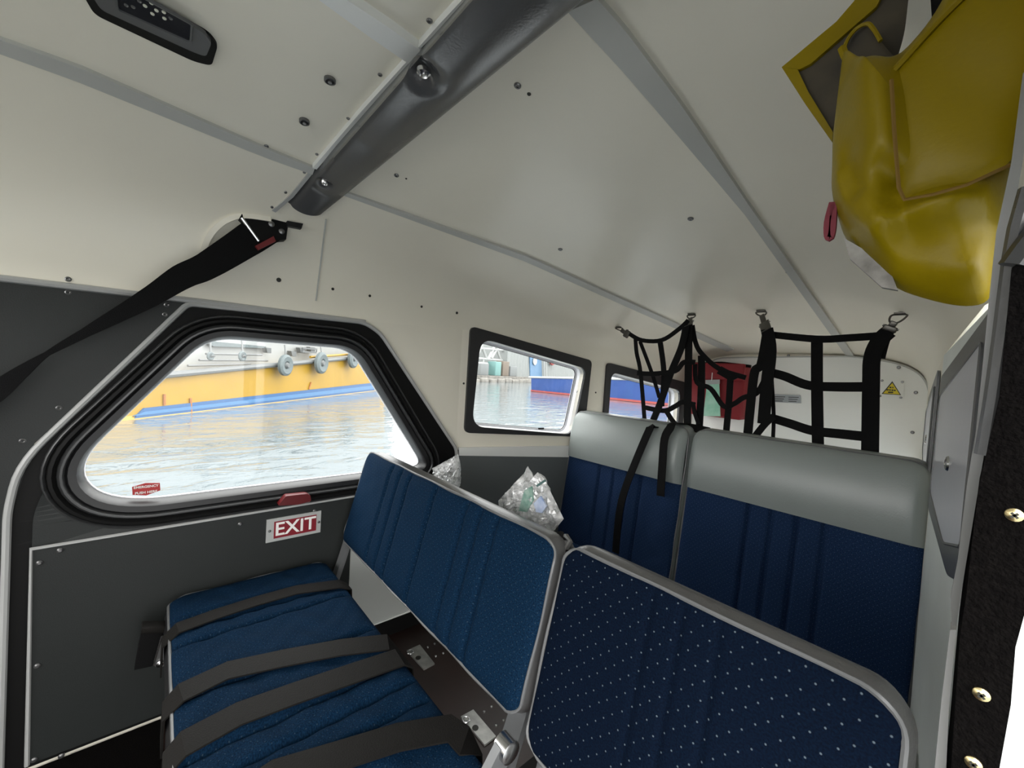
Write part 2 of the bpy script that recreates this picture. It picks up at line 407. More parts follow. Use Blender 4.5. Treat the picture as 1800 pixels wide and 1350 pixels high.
strip_on('edge_trim', [(722, 97), (640, 190), (556, 291)], [(715, 96), (633, 188), (549, 288)], Mlalu, .010)
strip_on('edge_trim', [(550, 302), (515, 345), (484, 372)], [(545, 299), (509, 342), (478, 369)], Malu, .004)
# screws and fasteners in the ceiling
def screw_on(p, r, m, name='screw', ring=False, par=None):
    c, n = PCn(p)
    pr = [(r, 0), (r, .25*r), (r*.75, .5*r), (r*.35, .5*r), (r*.3, .25*r)]
    if ring: pr = [(r, 0), (r*.98, .5*r), (r*.75, .6*r), (r*.6, .15*r), (r*.45, .2*r), (r*.35, .7*r), (r*.1, .7*r)]
    return mk(name, lathe(c, n, pr, 14), m, par or ceil)
for p in [(580, 139), (535, 212)]: screw_on(p, .0085, Mdst, 'turn_fastener', True)
for p, r in [((668, 131), .0035), ((755, 36), .004), ((612, 208), .003), ((557, 271), .003), ((468, 257), .004), ((910, 150), .0055), ((697, 308), .005), ((1097, 67), .006), ((535, 303), .003), ((502, 338), .003), ((478, 364), .003), ((1214, 384), .006), ((985, 438), .006), ((1315, 373), .005), ((1385, 478), .005), ((935, 455), .005), ((1395, 482), .004), ((598, 3), .006), ((1443, 541), .005)]: screw_on(p, r, Mdst)
for p, r in [((930, 165), .003), ((714, 314), .002), ((490, 492), .005), ((585, 508), .0035), ((650, 520), .0035), ((741, 539), .0035), ((803, 550), .004)]:
    screw_on(p, r, Mtxt, 'screw_hole')
for p in [(745, 642), (802, 648), (815, 674), (1047, 690)]:
    q = PB(p); mk('screw_hole', lathe(q, BN, [(.0035, 0), (.0035, .001)], 10), Mtxt, wall_left)
# vertical skin joint on the white side
def PSide(p):
    v = ray(p).normalized(); h = BV.ray_cast(V(0, 0, 0), v)
    return h[0] if h[0] else PX(p, XA)
mk('skin_joint', ribbon([PC((573-i*3, 385+i*24), .001) for i in range(7)], .003, NX, .002), Mstrip, wall_left)
# ---------------------------------------------------------------- left wall panels, door, window
def PA(p, d=0): return PX(p, XA+d)
def on_wall(name, px, d, t, m, par, r=0.0, **k):
    q = [PA(p, d) for p in px]
    if r: q = rpoly(q, r, 6)
    return mk(name, plate(q, NX, t), m, par, **k)
mk('trim_upper', tube([V(XA+.004, -.42, PA((0, 489)).z), PA((0, 489), .004), PA((360, 531), .004), PA((642, 566), .004)], .006, 8), Malu, kind='structure')
bpy.data.objects['trim_upper'].name = 'trim_1'
mk('front_panel', plate([PA((-70, 482), .003), PA((332, 528), .003), PA((332, 534), .003), PA((60, 780), .003), V(XA+.003, PA((20, 900), .003).y, PA((20, 900), .003).z), V(XA+.003, PA((12, 1200)).y, ZF+.01), V(XA+.003, -.40, ZF+.01), V(XA+.003, -.40, PA((-70, 482)).z)], NX, .003), Mdk, wall_left, smooth=False, label='dark grey panel ahead of the door')
for p in [(120, 491), (120, 514), (290, 553), (293, 536), (104, 717), (40, 775)]:
    q = PA(p, .001) if p != (120, 491) else PC(p, 0); mk('screw', lathe(q, NX, [(.0045, 0), (.0045, .002), (.0028, .003), (.001, .0015)], 12), Mdst, wall_left)
door = thing('door_1', V(XA+.01, .3, ZF), kind='structure')
DO = [PA(p, .002) for p in [(14, 900), (34, 815), (330, 534), (640, 567), (668, 586), (802, 790)]]
DO = [V(XA+.002, DO[0].y-.004, ZF+.01)]+DO+[V(DO[5].x, DO[5].y, ZF+.01)]
DO = rpoly(DO, [.001, .02, .05, .012, .02, .02, .02, .001], 5)
DOd = dense(DO, .04)
mk('door_seal', plate(DOd, NX, .001, [Ghole]), Mblk, door, smooth=False)
mk('edge_trim', tube([q+NX*.004 for q in dense(DO[3:-6], .03, False)], .0055, 8), Malu, door)
DI = [PA(p, .012) for p in [(58, 905), (84, 845), (340, 572), (630, 600), (650, 612), (772, 800)]]
DI = [V(DI[0].x, DI[0].y-.004, ZF+.03)]+DI+[V(DI[5].x, DI[5].y, ZF+.03)]
DI = rpoly(DI, [.001, .02, .05, .015, .02, .02, .02, .001], 5)
mk('door_skin', plate(dense(DI, .04), NX, .011, [offs(Ghole, NX, .004)]), Mdk, door, smooth=False)
G2 = [p for p in dense(G, .02)]
GF = [p+NX*.012 for p in G2]
mk('window_rubber', sweep(GF, NX, [(0, -.045), (-.002, -.03), (0, .0), (.003, .005), (.014, .006), (.018, .002)]), Mrub, door)
mk('window_frame', sweep(GF, NX, [(.017, 0), (.018, .008), (.020, .012), (.023, .012), (.026, .007), (.028, .003)]), Mrim, door, label='raised frame around the big window')
mk('outer_gasket', sweep(GF, NX, [(.027, 0), (.029, .005), (.033, .009), (.038, .008), (.042, .0)]), Mblk, door)
mk('gasket_rim', sweep(GF, NX, [(.041, 0), (.042, .005), (.044, .007), (.046, .006), (.048, .0)]), Mrim, door)
win = mk('window_1', plate([p-NX*.030 for p in offs(G2, NX, .01)], NX, .004), Mgl, kind='structure', smooth=False)
win.parent = door; win.matrix_parent_inverse = Matrix.Translation(-door.location)
mk('pane_edge', sweep([p-NX*.026 for p in G2], NX, [(-.004, -.001), (-.003, .003), (.003, .004)]), Mrev, door)
# lower door panel
low = [(55, 965), (622, 872), (640, 935), (640, 1215), (245, 1288), (78, 1352), (50, 1372)]
lw = [PA(p, .016) for p in low]
lw = [lw[0], lw[1], V(lw[1].x, lw[1].y+.05, lw[1].z), V(lw[1].x, lw[1].y+.05, -.76), V(lw[0].x, PA((250, 1286), .016).y, -.755), V(lw[0].x, lw[0].y, -.755)]
mk('lower_panel', plate(lw, NX, .006), Mdk, door, smooth=False)
mk('edge_trim', tube([q+NX*.001 for q in [lw[5], lw[0], lw[1], lw[2]]], .0035, 6), Malu, door)
for p in [(106, 967), (70, 989), (66, 1170), (60, 1335), (108, 1328), (422, 921), (553, 898)]:
    mk('screw', lathe(PA(p, .016), NX, [(.0045, 0), (.0045, .002), (.0022, .004)], 12), Mdst, door)
# lower rear part of the left wall seen under the seat back; daylight painted in as a paler grey
mk('wall_panel', plate([V(XA, .395, -.73), V(XA, .715, -.73), V(XA, .715, -.42), V(XA, .395, -.44)], NX, -.020), Mlow2, wall_left, smooth=False, label='grey lower panel under the seat back, painted pale as if lit')
mk('baseboard_left', abox(XA-.01, XA+.022, .2, .715, ZF, ZF+.045), Mblk, kind='structure', smooth=False)
mk('panel_bottom_trim', tube([V(XA+.021, .395, -.731), V(XA+.021, .715, -.731)], .003, 6), Mlalu, wall_left)
# rear small windows: frames, reveals, panes
def small_window(n_, hole, outer, vis):
    root = thing(n_, hole[0], kind='structure')
    o2 = [p+BN*.010 for p in outer]; h2 = [p+BN*.010 for p in hole]
    mk('frame', plate(o2, BN, .010, [h2]), Mrim2, root, sharp=60)
    mk('reveal', sweep(hole, BN, [(0, .008), (0, -.02), (-.001, -.05)]), Mrev, root)
    inner = [p-BN*.045 for p in offs(hole, BN, -.003)]
    mk('pane_frame', sweep(inner, BN, [(-.002, -.002), (-.005, 0), (-.005, .006), (.004, .006)]), Mrev, root)
    mk('pane_seal', sweep(inner, BN, [(-.0045, .007), (-.006, .003)]), Mblk, root)
    mk('pane', plate(inner, BN, .004), Mgl, root, smooth=False)
    return root
Mrim2 = mat('charcoal_window_frame', (.022, .022, .024), .5, bump=.2, bs=300)
O1 = rpoly([PB(p, .010) for p in [(828, 573), (1041, 634), (1026, 768), (817, 761)]], .02, 5); O1 = [p-BN*.010 for p in O1]
small_window('window_2', W1, O1, 0)
o2 = [PB((1065, 637)), PB((1203, 672))]
O2 = rpoly([o2[0], o2[1], V(o2[1].x, o2[1].y, -.26), V(o2[0].x, o2[0].y, -.25)], .02, 5)
small_window('window_3', W2, O2, 0)
q = PB((950, 753), .01)
mk('window_latch', bbox_(q+BN*.004, Bt*.012, V(0, 0, .003), BN*.004, .002), Mblk, bpy.data.objects['window_2'])
mk('latch_knob', lathe(PB((1014, 688), -.02), BN, [(.006, 0), (.005, .004), (.002, .006)], 12), Msteel, bpy.data.objects['window_2'])
# sticker on big pane
def text(s, size, m, name, par, org, X, Y, depth=.0006, bold=.0, align='CENTER'):
    cu = bpy.data.curves.new(name, 'FONT'); cu.body = s; cu.size = size*S; cu.align_x = align; cu.align_y = 'CENTER'; cu.extrude = depth; cu.offset = bold
    tmp = bpy.data.objects.new('tmp', cu); SC.collection.objects.link(tmp)
    bpy.context.view_layer.update(); me = bpy.data.meshes.new_from_object(tmp.evaluated_get(bpy.context.evaluated_depsgraph_get()))
    bpy.data.objects.remove(tmp)
    X = X.normalized(); Z = X.cross(Y).normalized(); Y = Z.cross(X)
    R = Matrix((X, Y, Z)).transposed().to_4x4(); og = ORG[par.name]
    me.transform(Matrix.Translation(W(org)-og) @ R); me.materials.clear(); me.materials.append(m)
    o = bpy.data.objects.new(name, me); SC.collection.objects.link(o); o.parent = par; ORG[o.name] = og; return o
xs_ = XA-.017+.0005
SP = [PX(p, xs_) for p in [(232, 856), (256, 849), (281, 849), (282, 862), (257, 871), (233, 870)]]
stk = thing('sticker', SP[4], 'small red emergency push here sticker low on the big window pane', 'sticker')
Mstk = mat('red_sticker_print', (.40, .02, .02), .5)
mk('label_film', plate(SP, NX, .0006), Mstk, stk, smooth=False)
c1 = PX((257, 855.5), xs_+.0008); c2 = PX((257, 865.5), xs_+.0008)
tX = V(0, 1, 0)
text('EMERGENCY', .0066, Mlite, 'lettering', stk, c1, tX, V(0, 0, 1), .0002, .0002)
text('PUSH HERE', .0068, Mlite, 'lettering', stk, c2, tX, V(0, 0, 1), .0002, .0002)
# red release handle
hp = [PA(p, .055) for p in [(492, 880), (503, 872), (540, 868), (546, 872), (546, 884), (496, 890)]]
hd = thing('emergency_handle', hp[-1], 'red emergency release handle just above the EXIT sign', 'handle')
mk('grip', plate(rpoly([PA(p, .045) for p in [(489, 889), (503, 872), (540, 868), (546, 871), (547, 881), (524, 887)]], .003, 3), NX, .02), Mred, hd)
mk('mount', plate([PA(p, .026) for p in [(494, 888), (500, 882), (544, 878), (545, 884)]], NX, .012), Mdst, hd, smooth=False)
# EXIT sign
E4 = [PA(p, .021) for p in [(469, 914), (565, 898), (563, 936), (467, 955)]]
yb0, yb1 = E4[0].y, E4[1].y; zt_, zb_ = (E4[0].z+E4[1].z)/2, (E4[2].z+E4[3].z)/2
ex = thing('exit_sign', V(XA+.02, (yb0+yb1)/2, zb_), 'white sign plate with EXIT on red, screwed below the big window', 'sign')
mk('plate', plate([V(XA+.020, yb0, zb_), V(XA+.020, yb1, zb_), V(XA+.020, yb1, zt_), V(XA+.020, yb0, zt_)], NX, .003), Mwhp, ex, smooth=False)
dy = (yb1-yb0); dz = zt_-zb_
mk('red_panel', plate([V(XA+.0206, yb0+dy*.13, zb_+dz*.13), V(XA+.0206, yb0+dy*.91, zb_+dz*.13), V(XA+.0206, yb0+dy*.91, zb_+dz*.86), V(XA+.0206, yb0+dy*.13, zb_+dz*.86)], NX, .0005), mat('red_print', (.20, .005, .014), .5), ex, smooth=False)
tx = text('EXIT', dz*.80, Mlite, 'lettering', ex, V(XA+.0212, yb0+dy*.52, zb_+dz*.49), V(0, 1, 0), V(0, 0, 1), .0003, .0008)
for f in (.055, .955): mk('screw', lathe(V(XA+.0205, yb0+dy*f, zb_+dz*.5), NX, [(.003, 0), (.003, .0015), (.001, .003)], 10), Mdst, ex)
# ---------------------------------------------------------------- padded roof beam
BB = .31
bz = lambda x: max(.10, PCeil(x))
def PCeil(x, y=.26):
    h = BV.ray_cast(V(x, y, -.3), V(0, 0, 1)); return h[0].z if h[0] else .3
beam = thing('padded_roof_beam', V(-.5, .27, .35), 'dark grey vinyl padded beam crossing the ceiling', 'beam')
dim = []
for p, rr in [((745, 122), .034), ((572, 298), .020)]:
    dim.append((PZ(p, .385), rr))
vs, fs = [], []; nx_ = 150
def pl3(a, b): return ray(a).cross(ray(b))
nF, nB_, nA_ = pl3((482, 372), (818, 0)), pl3((503, 378), (842, 0)), pl3((575, 375), (1040, 5))
def yon(n, x, z): return -(n.x*x+n.z*z)/n.y
xs = [-.992+(.992+.02)*i/nx_ for i in range(nx_+1)]
def prof(x):
    zc = PCeil(x); zb = min(.372-.10*max(0, -.72-x), zc-.014)
    return zc, zb
nk = 40
for x in xs:
    zc, zb = prof(x); yf, y0, y1 = yon(nF, x, zc), yon(nB_, x, zb), yon(nA_, x, zb)
    for k in range(nk+1):
        t = k/nk
        if t < .22: y = yf+(y0-yf)*(t/.22); z = zc+.004+(zb+.010-zc-.004)*(t/.22)
        elif t < .78:
            q = (t-.22)/.56; y = y0+(y1-y0)*q; z = zb+.010-.012*math.sin(math.pi*q)**.55
        else: q = (t-.78)/.22; y = y1; z = zb+.010+(zc+.02-zb-.010)*q
        for c, rr in dim:
            d = math.hypot(x-c.x, y-c.y)
            if .2 < t < .82: z += .022*math.exp(-(d/(rr*.55))**2)*(rr/.034)
        vs.append(V(x, y, z))
for i in range(nx_):
    for k in range(nk):
        q = i*(nk+1)+k; fs.append((q, q+1, q+nk+2, q+nk+1))
fs.append(tuple(range(nk+1))); fs.append(tuple(nx_*(nk+1)+k for k in range(nk+1)))
mk('padded_cover', (vs, fs), Mvb, beam, sharp=50)
for c, rr in dim:
    z = prof(c.x)[1]; zz = z+.008*(rr/.034)
    mk('screw', lathe(V(c.x, c.y, zz+.004), V(0, 0, -1), [(.0095*(rr/.034)**.4, 0), (.009*(rr/.034)**.4, .005), (.006, .007), (.004, .003), (.002, .006)], 16), Msteel, beam)
# ---------------------------------------------------------------- shoulder belt with reel at the beam's end
xb = -1.03
bl = thing('shoulder_belt', PX((480, 400), xb), 'black shoulder belt hanging from the padded beam end down the left wall', 'seat belt')
C_ = [((470, 400), 62), ((440, 420), 60), ((343+22, 467), 50), ((320, 487), 46), ((258, 526), 36), ((150, 585), 17), ((83, 622), 9), ((40, 652), 22), ((0, 683), 33), ((-60, 728), 40), ((-200, 840), 52), ((-420, 1020), 70)]
pts = [PX(p, xb) for p, w_ in C_]; ws = []
for p, w_ in C_:
    a = PX((p[0]-w_*.27, p[1]-w_*.45), xb); b = PX((p[0]+w_*.27, p[1]+w_*.45), xb); ws.append((a-b).length*.95)
mk('webbing', ribbon(pts, ws, NX, .003, 6), Mweb, bl)
mk('reel_bracket', plate([PX(p, xb+.004) for p in [(425, 376), (478, 386), (482, 374), (507, 392), (503, 421), (470, 424), (455, 420), (436, 398), (420, 385)]], NX, .025), Mblk, bl, smooth=False)
mk('mount_tab', plate([PX(p, xb+.02) for p in [(505, 388), (533, 393), (530, 402), (506, 397)]], NX, .012), Mrub, bl, smooth=False)
mk('guide_bar', tube([PX((425, 383), xb+.012), PX((455, 424), xb+.012)], .0035, 8), Msteel, bl)
mk('red_tag', plate([PX(p, xb+.016) for p in [(449, 432), (481, 415), (485, 424), (455, 439)]], NX, .01), mat('dull_red_tag', (.16, .012, .015), .5), bl, smooth=False)
for p in [(477, 394), (495, 407)]: mk('bolt', lathe(PX(p, xb+.005), NX, [(.006, 0), (.006, .003), (.002, .005)], 10), Mdst, bl)
# ceiling cut-out cover around the reel (curved white edge)
arc = [(358, 440), (366, 418), (382, 398), (403, 384), (430, 378), (476, 384)]
mk('lining_edge', ribbon([PC(p, .004) for p in arc], .010, NX, .004, 4), Mw, ceil)
# ---------------------------------------------------------------- ceiling light
lc, ln = PCn((260, 40))
def PL(p, d=0): return PP(p, lc+ln*d, ln)
Lo = rpoly([PL(p, .004) for p in [(128, -40), (166, 26), (340, 108), (372, 116), (383, 80), (366, 58), (236, -10), (180, -60)]], .008, 5)
lamp = thing('ceiling_light', lc, 'grey oblong ceiling light with black rubber rim and LED lens', 'light')
mk('rubber_rim', plate(Lo, ln, .006), Mblk, lamp)
Li = rpoly([PL(p, .009) for p in [(140, -40), (178, 18), (340, 92), (362, 100), (372, 76), (358, 58), (248, 0), (190, -50)]], .006, 5)
mk('housing', plate(Li, ln, .006), Mlamp, lamp)
Le = rpoly([PL(p, .011) for p in [(204, -30), (209, 16), (333, 72), (335, 42), (252, -4)]], .003, 3)
mk('lens', plate(Le, ln, .003), Mlens, lamp)
mk('lens_frame', sweep(Le, ln, [(0, 0), (.0005, .002), (.002, .002), (.0025, -.002)]), Mlamp, lamp)
for p in [(255, 10), (266, 5), (268, 24), (275, 18), (288, 21), (289, 32), (222, 9), (234, 12), (300, 32), (245, 2)]:
    mk('led', lathe(PL(p, .011), ln, [(.0022, 0), (.002, .001), (.0008, .0014)], 8), Mled if p[0] < 300 and p[0] > 250 else Mdst, lamp)
# ---------------------------------------------------------------- cushions
def cushion(par, o, U, Vv, Nn, w, h, t, r, pleats, mf, mv, puff=.012, ew=.03, gd=.010, split=None, roll=0, pipe=.0024, names=('fabric_cover', 'vinyl_border'), nx=150, ny=44, wav=0, sg=.0045, mh=None, back=True, fw=0, bpipe=True):
    U, Vv, Nn = U.normalized(), Vv.normalized(), Nn.normalized()
    def hw(v):
        d = h/2-abs(v)
        return w/2-(r-math.sqrt(max(0, r*r-(r-d)**2)) if d < r else 0)
    vsx = [-math.cos(math.pi*j/ny)*h/2 for j in range(ny+1)]; vsx = [.5*v+.5*(-h/2+h*j/ny) for j, v in enumerate(vsx)]
    if split is not None: vsx = sorted(vsx+[split, split])
    rnd = random.Random(int(w*1000))
    P = []; uv = []
    for v in vsx:
        H = hw(v)
        for i in range(nx+1):
            u = (2*i/nx-1); u = H*u; e = min(h/2-abs(v), H-abs(u)) ; e2 = min(1, max(0, e/ew))
            z = t/2+puff*math.sqrt(1-(1-e2)**2)
            if split is not None and v > split-1e-6:
                s = (v-split)/(h/2-split); z += roll*math.sin(math.pi*min(1, .12+.88*s))**.7*(.0 if s < 0 else 1)*min(1, (H-abs(u))/.02*.5+.5)
            else:
                for q in pleats: z -= gd*math.exp(-((u-q)/sg)**2)*min(1, e/.012)
                z += wav*math.sin(u*90+math.sin(v*60)*1.3)*math.sin(v*75+u*20)*min(1, e/.03)
            z += fw*math.sin(u*23+v*9)*min(1, e/.02)
            P.append(o+U*u+Vv*v+Nn*z); uv.append((u*S, v*S))
    nv = len(vsx); rows = range(nv-1)
    def part(rws):
        return [(j*(nx+1)+i, j*(nx+1)+i+1, (j+1)*(nx+1)+i+1, (j+1)*(nx+1)+i) for j in rws for i in range(nx)]
    def compact(fs):
        ids = sorted({i for f in fs for i in f}); mp = {a: b for b, a in enumerate(ids)}
        return [P[i] for i in ids], [tuple(mp[i] for i in f) for f in fs], [uv[i] for i in ids]
    if split is None:
        a = compact(part(rows)); mk(names[0], a[:2], mf, par, uv=a[2], sharp=80)
    else:
        k = max(j for j in range(nv) if vsx[j] <= split+1e-9)
        a = compact(part(range(0, k))); mk(names[0], a[:2], mf, par, uv=a[2], sharp=80)
        b = compact(part(range(k, nv-1))); mk('headrest_cover', b[:2], mh, par, uv=b[2], sharp=80, label='smooth grey vinyl headrest roll')
    pts = [V(-w/2, -h/2, 0), V(w/2, -h/2, 0), V(w/2, h/2, 0), V(-w/2, h/2, 0)]
    L = []
    for i, (cx, cy, a0) in enumerate([(w/2-r, -h/2+r, -90), (w/2-r, h/2-r, 0), (-w/2+r, h/2-r, 90), (-w/2+r, -h/2+r, 180)]):
        for k in range(9):
            an = math.radians(a0+90*k/8); L.append((cx+r*math.cos(an), cy+r*math.sin(an)))
    L2 = []
    for i in range(len(L)):
        a, b = L[i], L[(i+1) % len(L)]; m = max(1, int(math.hypot(b[0]-a[0], b[1]-a[1])/.02))
        for k in range(m): L2.append((a[0]+(b[0]-a[0])*k/m, a[1]+(b[1]-a[1])*k/m))
    loop = [o+U*x+Vv*y for x, y in L2]
    bp = [(0, t/2)]+[(.006*math.sin(math.pi*k/6)*(t/.05), t/2-t*k/6) for k in range(1, 6)]+[(0, -t/2)]
    vb, fb = sweep(loop, Nn, bp); n_ = len(loop)
    if back: fb.append(tuple(range(len(vb)-n_, len(vb))))
    mk(names[1], (vb, fb), mv, par, sharp=50)
    wob = [p+Nn*(t/2+.001+.0015*math.sin(i*.9)) for i, p in enumerate(loop)]
    wl = [p for p in wob if p.dot(Vv)-o.dot(Vv) < h*.47] if not bpipe else wob
    k0 = max(range(len(wl)), key=lambda i: (wl[i]-wl[i-1]).length); wl = wl[k0:]+wl[:k0]
    mk('piping', tube(wl, pipe, 6, bpipe), Mpip, par)
    if bpipe: mk('piping', tube([p-Nn*(t/2-.001) for p in loop], pipe*.8, 6, True), Mpip, par)
def xat(p, y): return PY(p, y).x
# front left bench
BT, BBm = V(0, .42, -.238), V(0, .362, -.458)
Vb = (BT-BBm).normalized(); Nb = V(0, -Vb.z, Vb.y)
bench = thing('bench_seat', V(-.68, .2, ZF), 'blue double bench seat beside the left wall and EXIT sign', 'seat')
x0, x1 = -1.045, -.368; t_ = .045; cx = (x0+x1)/2
ctr = (BT+BBm)/2+V(cx, 0, 0)-Nb*(t_/2+.006)
pl = [xat(p, .415)-cx for p in [(689, 812), (704, 821), (720, 830), (764, 857), (818, 886), (842, 897), (871, 910)]]
cushion(bench, ctr, V(1, 0, 0), Vb, Nb, x1-x0, .232, t_, .028, pl, Mfab, Mvs, puff=.010, names=('backrest_fabric', 'backrest_border'), wav=.0006)
# cushion
cx0, cx1 = -1.045, -.33
cc = V((cx0+cx1)/2, .175, -.536)
pls = [-.26, -.215, -.17, -.03, .085, .13, .175]
cushion(bench, cc, V(1, 0, 0), V(0, 1, 0), V(0, 0, 1), cx1-cx0, .300, .055, .035, pls, Mfab, Mrub, puff=.010, names=('cushion_fabric', 'cushion_border'), wav=.0022, bpipe=False)
mk('seat_pan', abox(cx0+.02, cx1-.02, .04, .31, -.580, -.565), Mdst, bench, smooth=False)
for x in (-.86, -.42):
    for y in (.06, .30): mk('leg', tube([V(x, y, -.575), V(x+(0.02 if y > .2 else 0), y, ZF)], .010, 10), Mtub, bench)
# rear corner post between the two backs and its mate by the wall
ctrz = V(0, 0, 0)
pa, pb = PY((918, 1215), .40), PY((878, 1365), .36)
mk('backrest_post', ribbon([PY((935, 1170), .405), PY((915, 1250), .395), PY((885, 1350), .372), V(-.365, .345, -.56)], .030, V(0, -.95, .3), .012, 3), Mtub, bench)
mk('backrest_post', ribbon([V(-1.03, .40, -.34), V(-1.03, .372, -.47), V(-1.03, .345, -.56)], .024, V(0, -.95, .3), .012, 3), Mtub, bench)
hb = PY((893, 1318), .345)
mk('recliner_hinge', lathe(V(hb.x-.004, .345, hb.z), V(1, 0, 0), [(.010, -.012), (.014, -.010), (.014, .010), (.010, .012)], 18), Msteel, bench)
mk('hinge_arm', ribbon([hb+V(-.006, 0, 0), hb+V(-.012, -.035, -.05), hb+V(-.02, -.08, -.09)], .03, V(1, 0, 0), .012, 4), Mtub, bench)
# front right seat back
seatR = thing('passenger_seat', V(-.18, .3, ZF), 'single navy dotted seat back right of the bench, nearest the camera', 'seat')
x0, x1 = -.352, -.018; cx = (x0+x1)/2
BTr = V(0, .42, -.226)
BTr, BBr = V(0, .42, -.232), V(0, .362, -.475)
Vr = (BTr-BBr).normalized(); Nr = V(0, -Vr.z, Vr.y)
ctr = (BTr+BBr)/2+V(cx, 0, 0)-Nr*(t_/2+.004)
pl = [xat(p, .415)-cx for p in [(1144, 1057), (1197, 1083), (1262, 1117)]]
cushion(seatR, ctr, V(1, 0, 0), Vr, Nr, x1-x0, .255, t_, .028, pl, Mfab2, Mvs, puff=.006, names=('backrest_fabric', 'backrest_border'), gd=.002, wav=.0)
for x in (-.325, -.04): mk('backrest_post', tube([V(x, .385, -.47), V(x-.0, .345, -.60), V(x, .30, ZF)], .011, 10), Mtub, seatR)
mk('seat_frame', tube([V(-.325, .345, -.60), V(-.04, .345, -.60)], .009, 10), Mtub, seatR)
# aft bench: two backs
ab = thing('rear_bench', V(-.52, 1.1, ZF), 'rear bench with grey vinyl headrests and two navy backs', 'seat')
aT, aB = V(0, 1.20, -.140), V(0, 1.13, -.66)
Va = (aT-aB).normalized(); Na = V(0, -Va.z, Va.y)
for (x0, x1, PLs) in [(-1.003, -.560, [(1055, 821), (1080, 830), (1104, 839), (1127, 843)]), (-.545, -.050, [(1316, 885), (1357, 895), (1401, 908), (1450, 924)])]:
    cx = (x0+x1)/2; hh = .525
    pl = [xat(p, 1.175)-cx for p in PLs]
    ctr = (aT+aB)/2+V(cx, 0, 0)-Na*(.06/2+.014)
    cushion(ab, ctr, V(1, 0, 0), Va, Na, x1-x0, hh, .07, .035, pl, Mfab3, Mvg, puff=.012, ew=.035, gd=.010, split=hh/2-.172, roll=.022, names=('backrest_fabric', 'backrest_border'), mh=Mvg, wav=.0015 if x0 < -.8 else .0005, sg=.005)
cushion(ab, V(-.53, .96, -.63), V(1, 0, 0), V(0, 1, 0), V(0, 0, 1), .94, .30, .07, .03, [-.1, 0, .1], Mfab3, Mvg, names=('cushion_fabric', 'cushion_border'))
for x in (-.9, -.2):
    for y in (.86, 1.08): mk('leg', tube([V(x, y, -.66), V(x, y, ZF)], .01, 10), Mtub, ab)
# ---------------------------------------------------------------- lap belts on the front cushion
def topz(x, y):
    e = min(.150-abs(y-.175), 1); e2 = min(1, max(.25, e/.03)); return -.536+.0275+.010*math.sqrt(max(0, 1-(1-e2)**2))+.006
def lap(label, px, w_, m=Mweb2, end=True):
    pts = []
    for p in px:
        q = PZ(p, -.4985); pts.append(V(q.x, min(q.y, .318), topz(q.x, min(q.y, .318))))
    if end:
        f = pts[0]; g = f+V(0, -.02, -.012); pts = [f+V(0, .015-f.y, -.07) if f.y > .015 else f+V(0, -.012, -.07), V(f.x, min(f.y, .016), f.z-.018)]+pts
        l = pts[-1]; pts += [V(l.x, max(l.y+.008, .332), l.z-.012), V(l.x, max(l.y+.010, .336), l.z-.07)]
    o = mk('lap_belt', ribbon(pts, w_, [(pts[min(i+1, len(pts)-1)]-pts[max(i-1, 0)]).normalized().cross(V(1, 0, 0)) if 0 else V(0, -.001, 1) if 1 < i < len(pts)-2 else V(0, -1 if i < 2 else 1, .3) for i in range(len(pts))], .0025), m, label=label, cat='seat belt')
    return o
lap('dark lap belt lying across the bench cushion nearest the left wall', [(312, 1108), (380, 1085), (450, 1062), (520, 1042), (596, 1030)], .035)
lap('dark lap belt across the middle of the bench cushion', [(318, 1222), (400, 1185), (500, 1163), (600, 1144), (690, 1128)], .042)
lap('dark lap belt crossing the bench cushion, second from the aisle end', [(322, 1312), (420, 1262), (520, 1225), (620, 1190), (716, 1152)], .044)
lap('dark lap belt at the aisle end of the bench cushion', [(480, 1372), (600, 1335), (700, 1303), (790, 1285), (842, 1288)], .042)
# belt anchor and latch at the cushion's front
an = thing('belt_anchor', PY((262, 1178), .0), 'black belt stub with steel latch at the front of the bench cushion', 'seat belt')
def PQ(p, y=.0): return PY(p, y) if 0 else PX(p, -.99)
mk('belt_pouch', plate([PQ(p) for p in [(250, 1104), (303, 1102), (296, 1165), (236, 1178)]], NX, .02), Mweb, an, smooth=False)
mk('folded_webbing', bbox_((PX((250, 1103), -.985)+PX((302, 1101), -.985))/2, V(.012, 0, 0), (PX((302, 1101), -.985)-PX((250, 1103), -.985))/2*1.05, V(0, 0, .007), .003), Mweb2, an)
mk('latch_plate', plate(rpoly([PX(p, -.975) for p in [(283, 1119), (297, 1117), (301, 1128), (288, 1172), (272, 1172), (270, 1166)]], .003, 3), NX, .003), Mdst, an)
mk('latch_wire', tube([PX(p, -.972) for p in [(296, 1117), (284, 1121), (270, 1170)]], .0012, 6), Msteel, an)
mk('latch_bolt', lathe(PX((281, 1166), -.974), NX, [(.006, 0), (.006, .003), (.003, .005)], 12), Msteel, an)
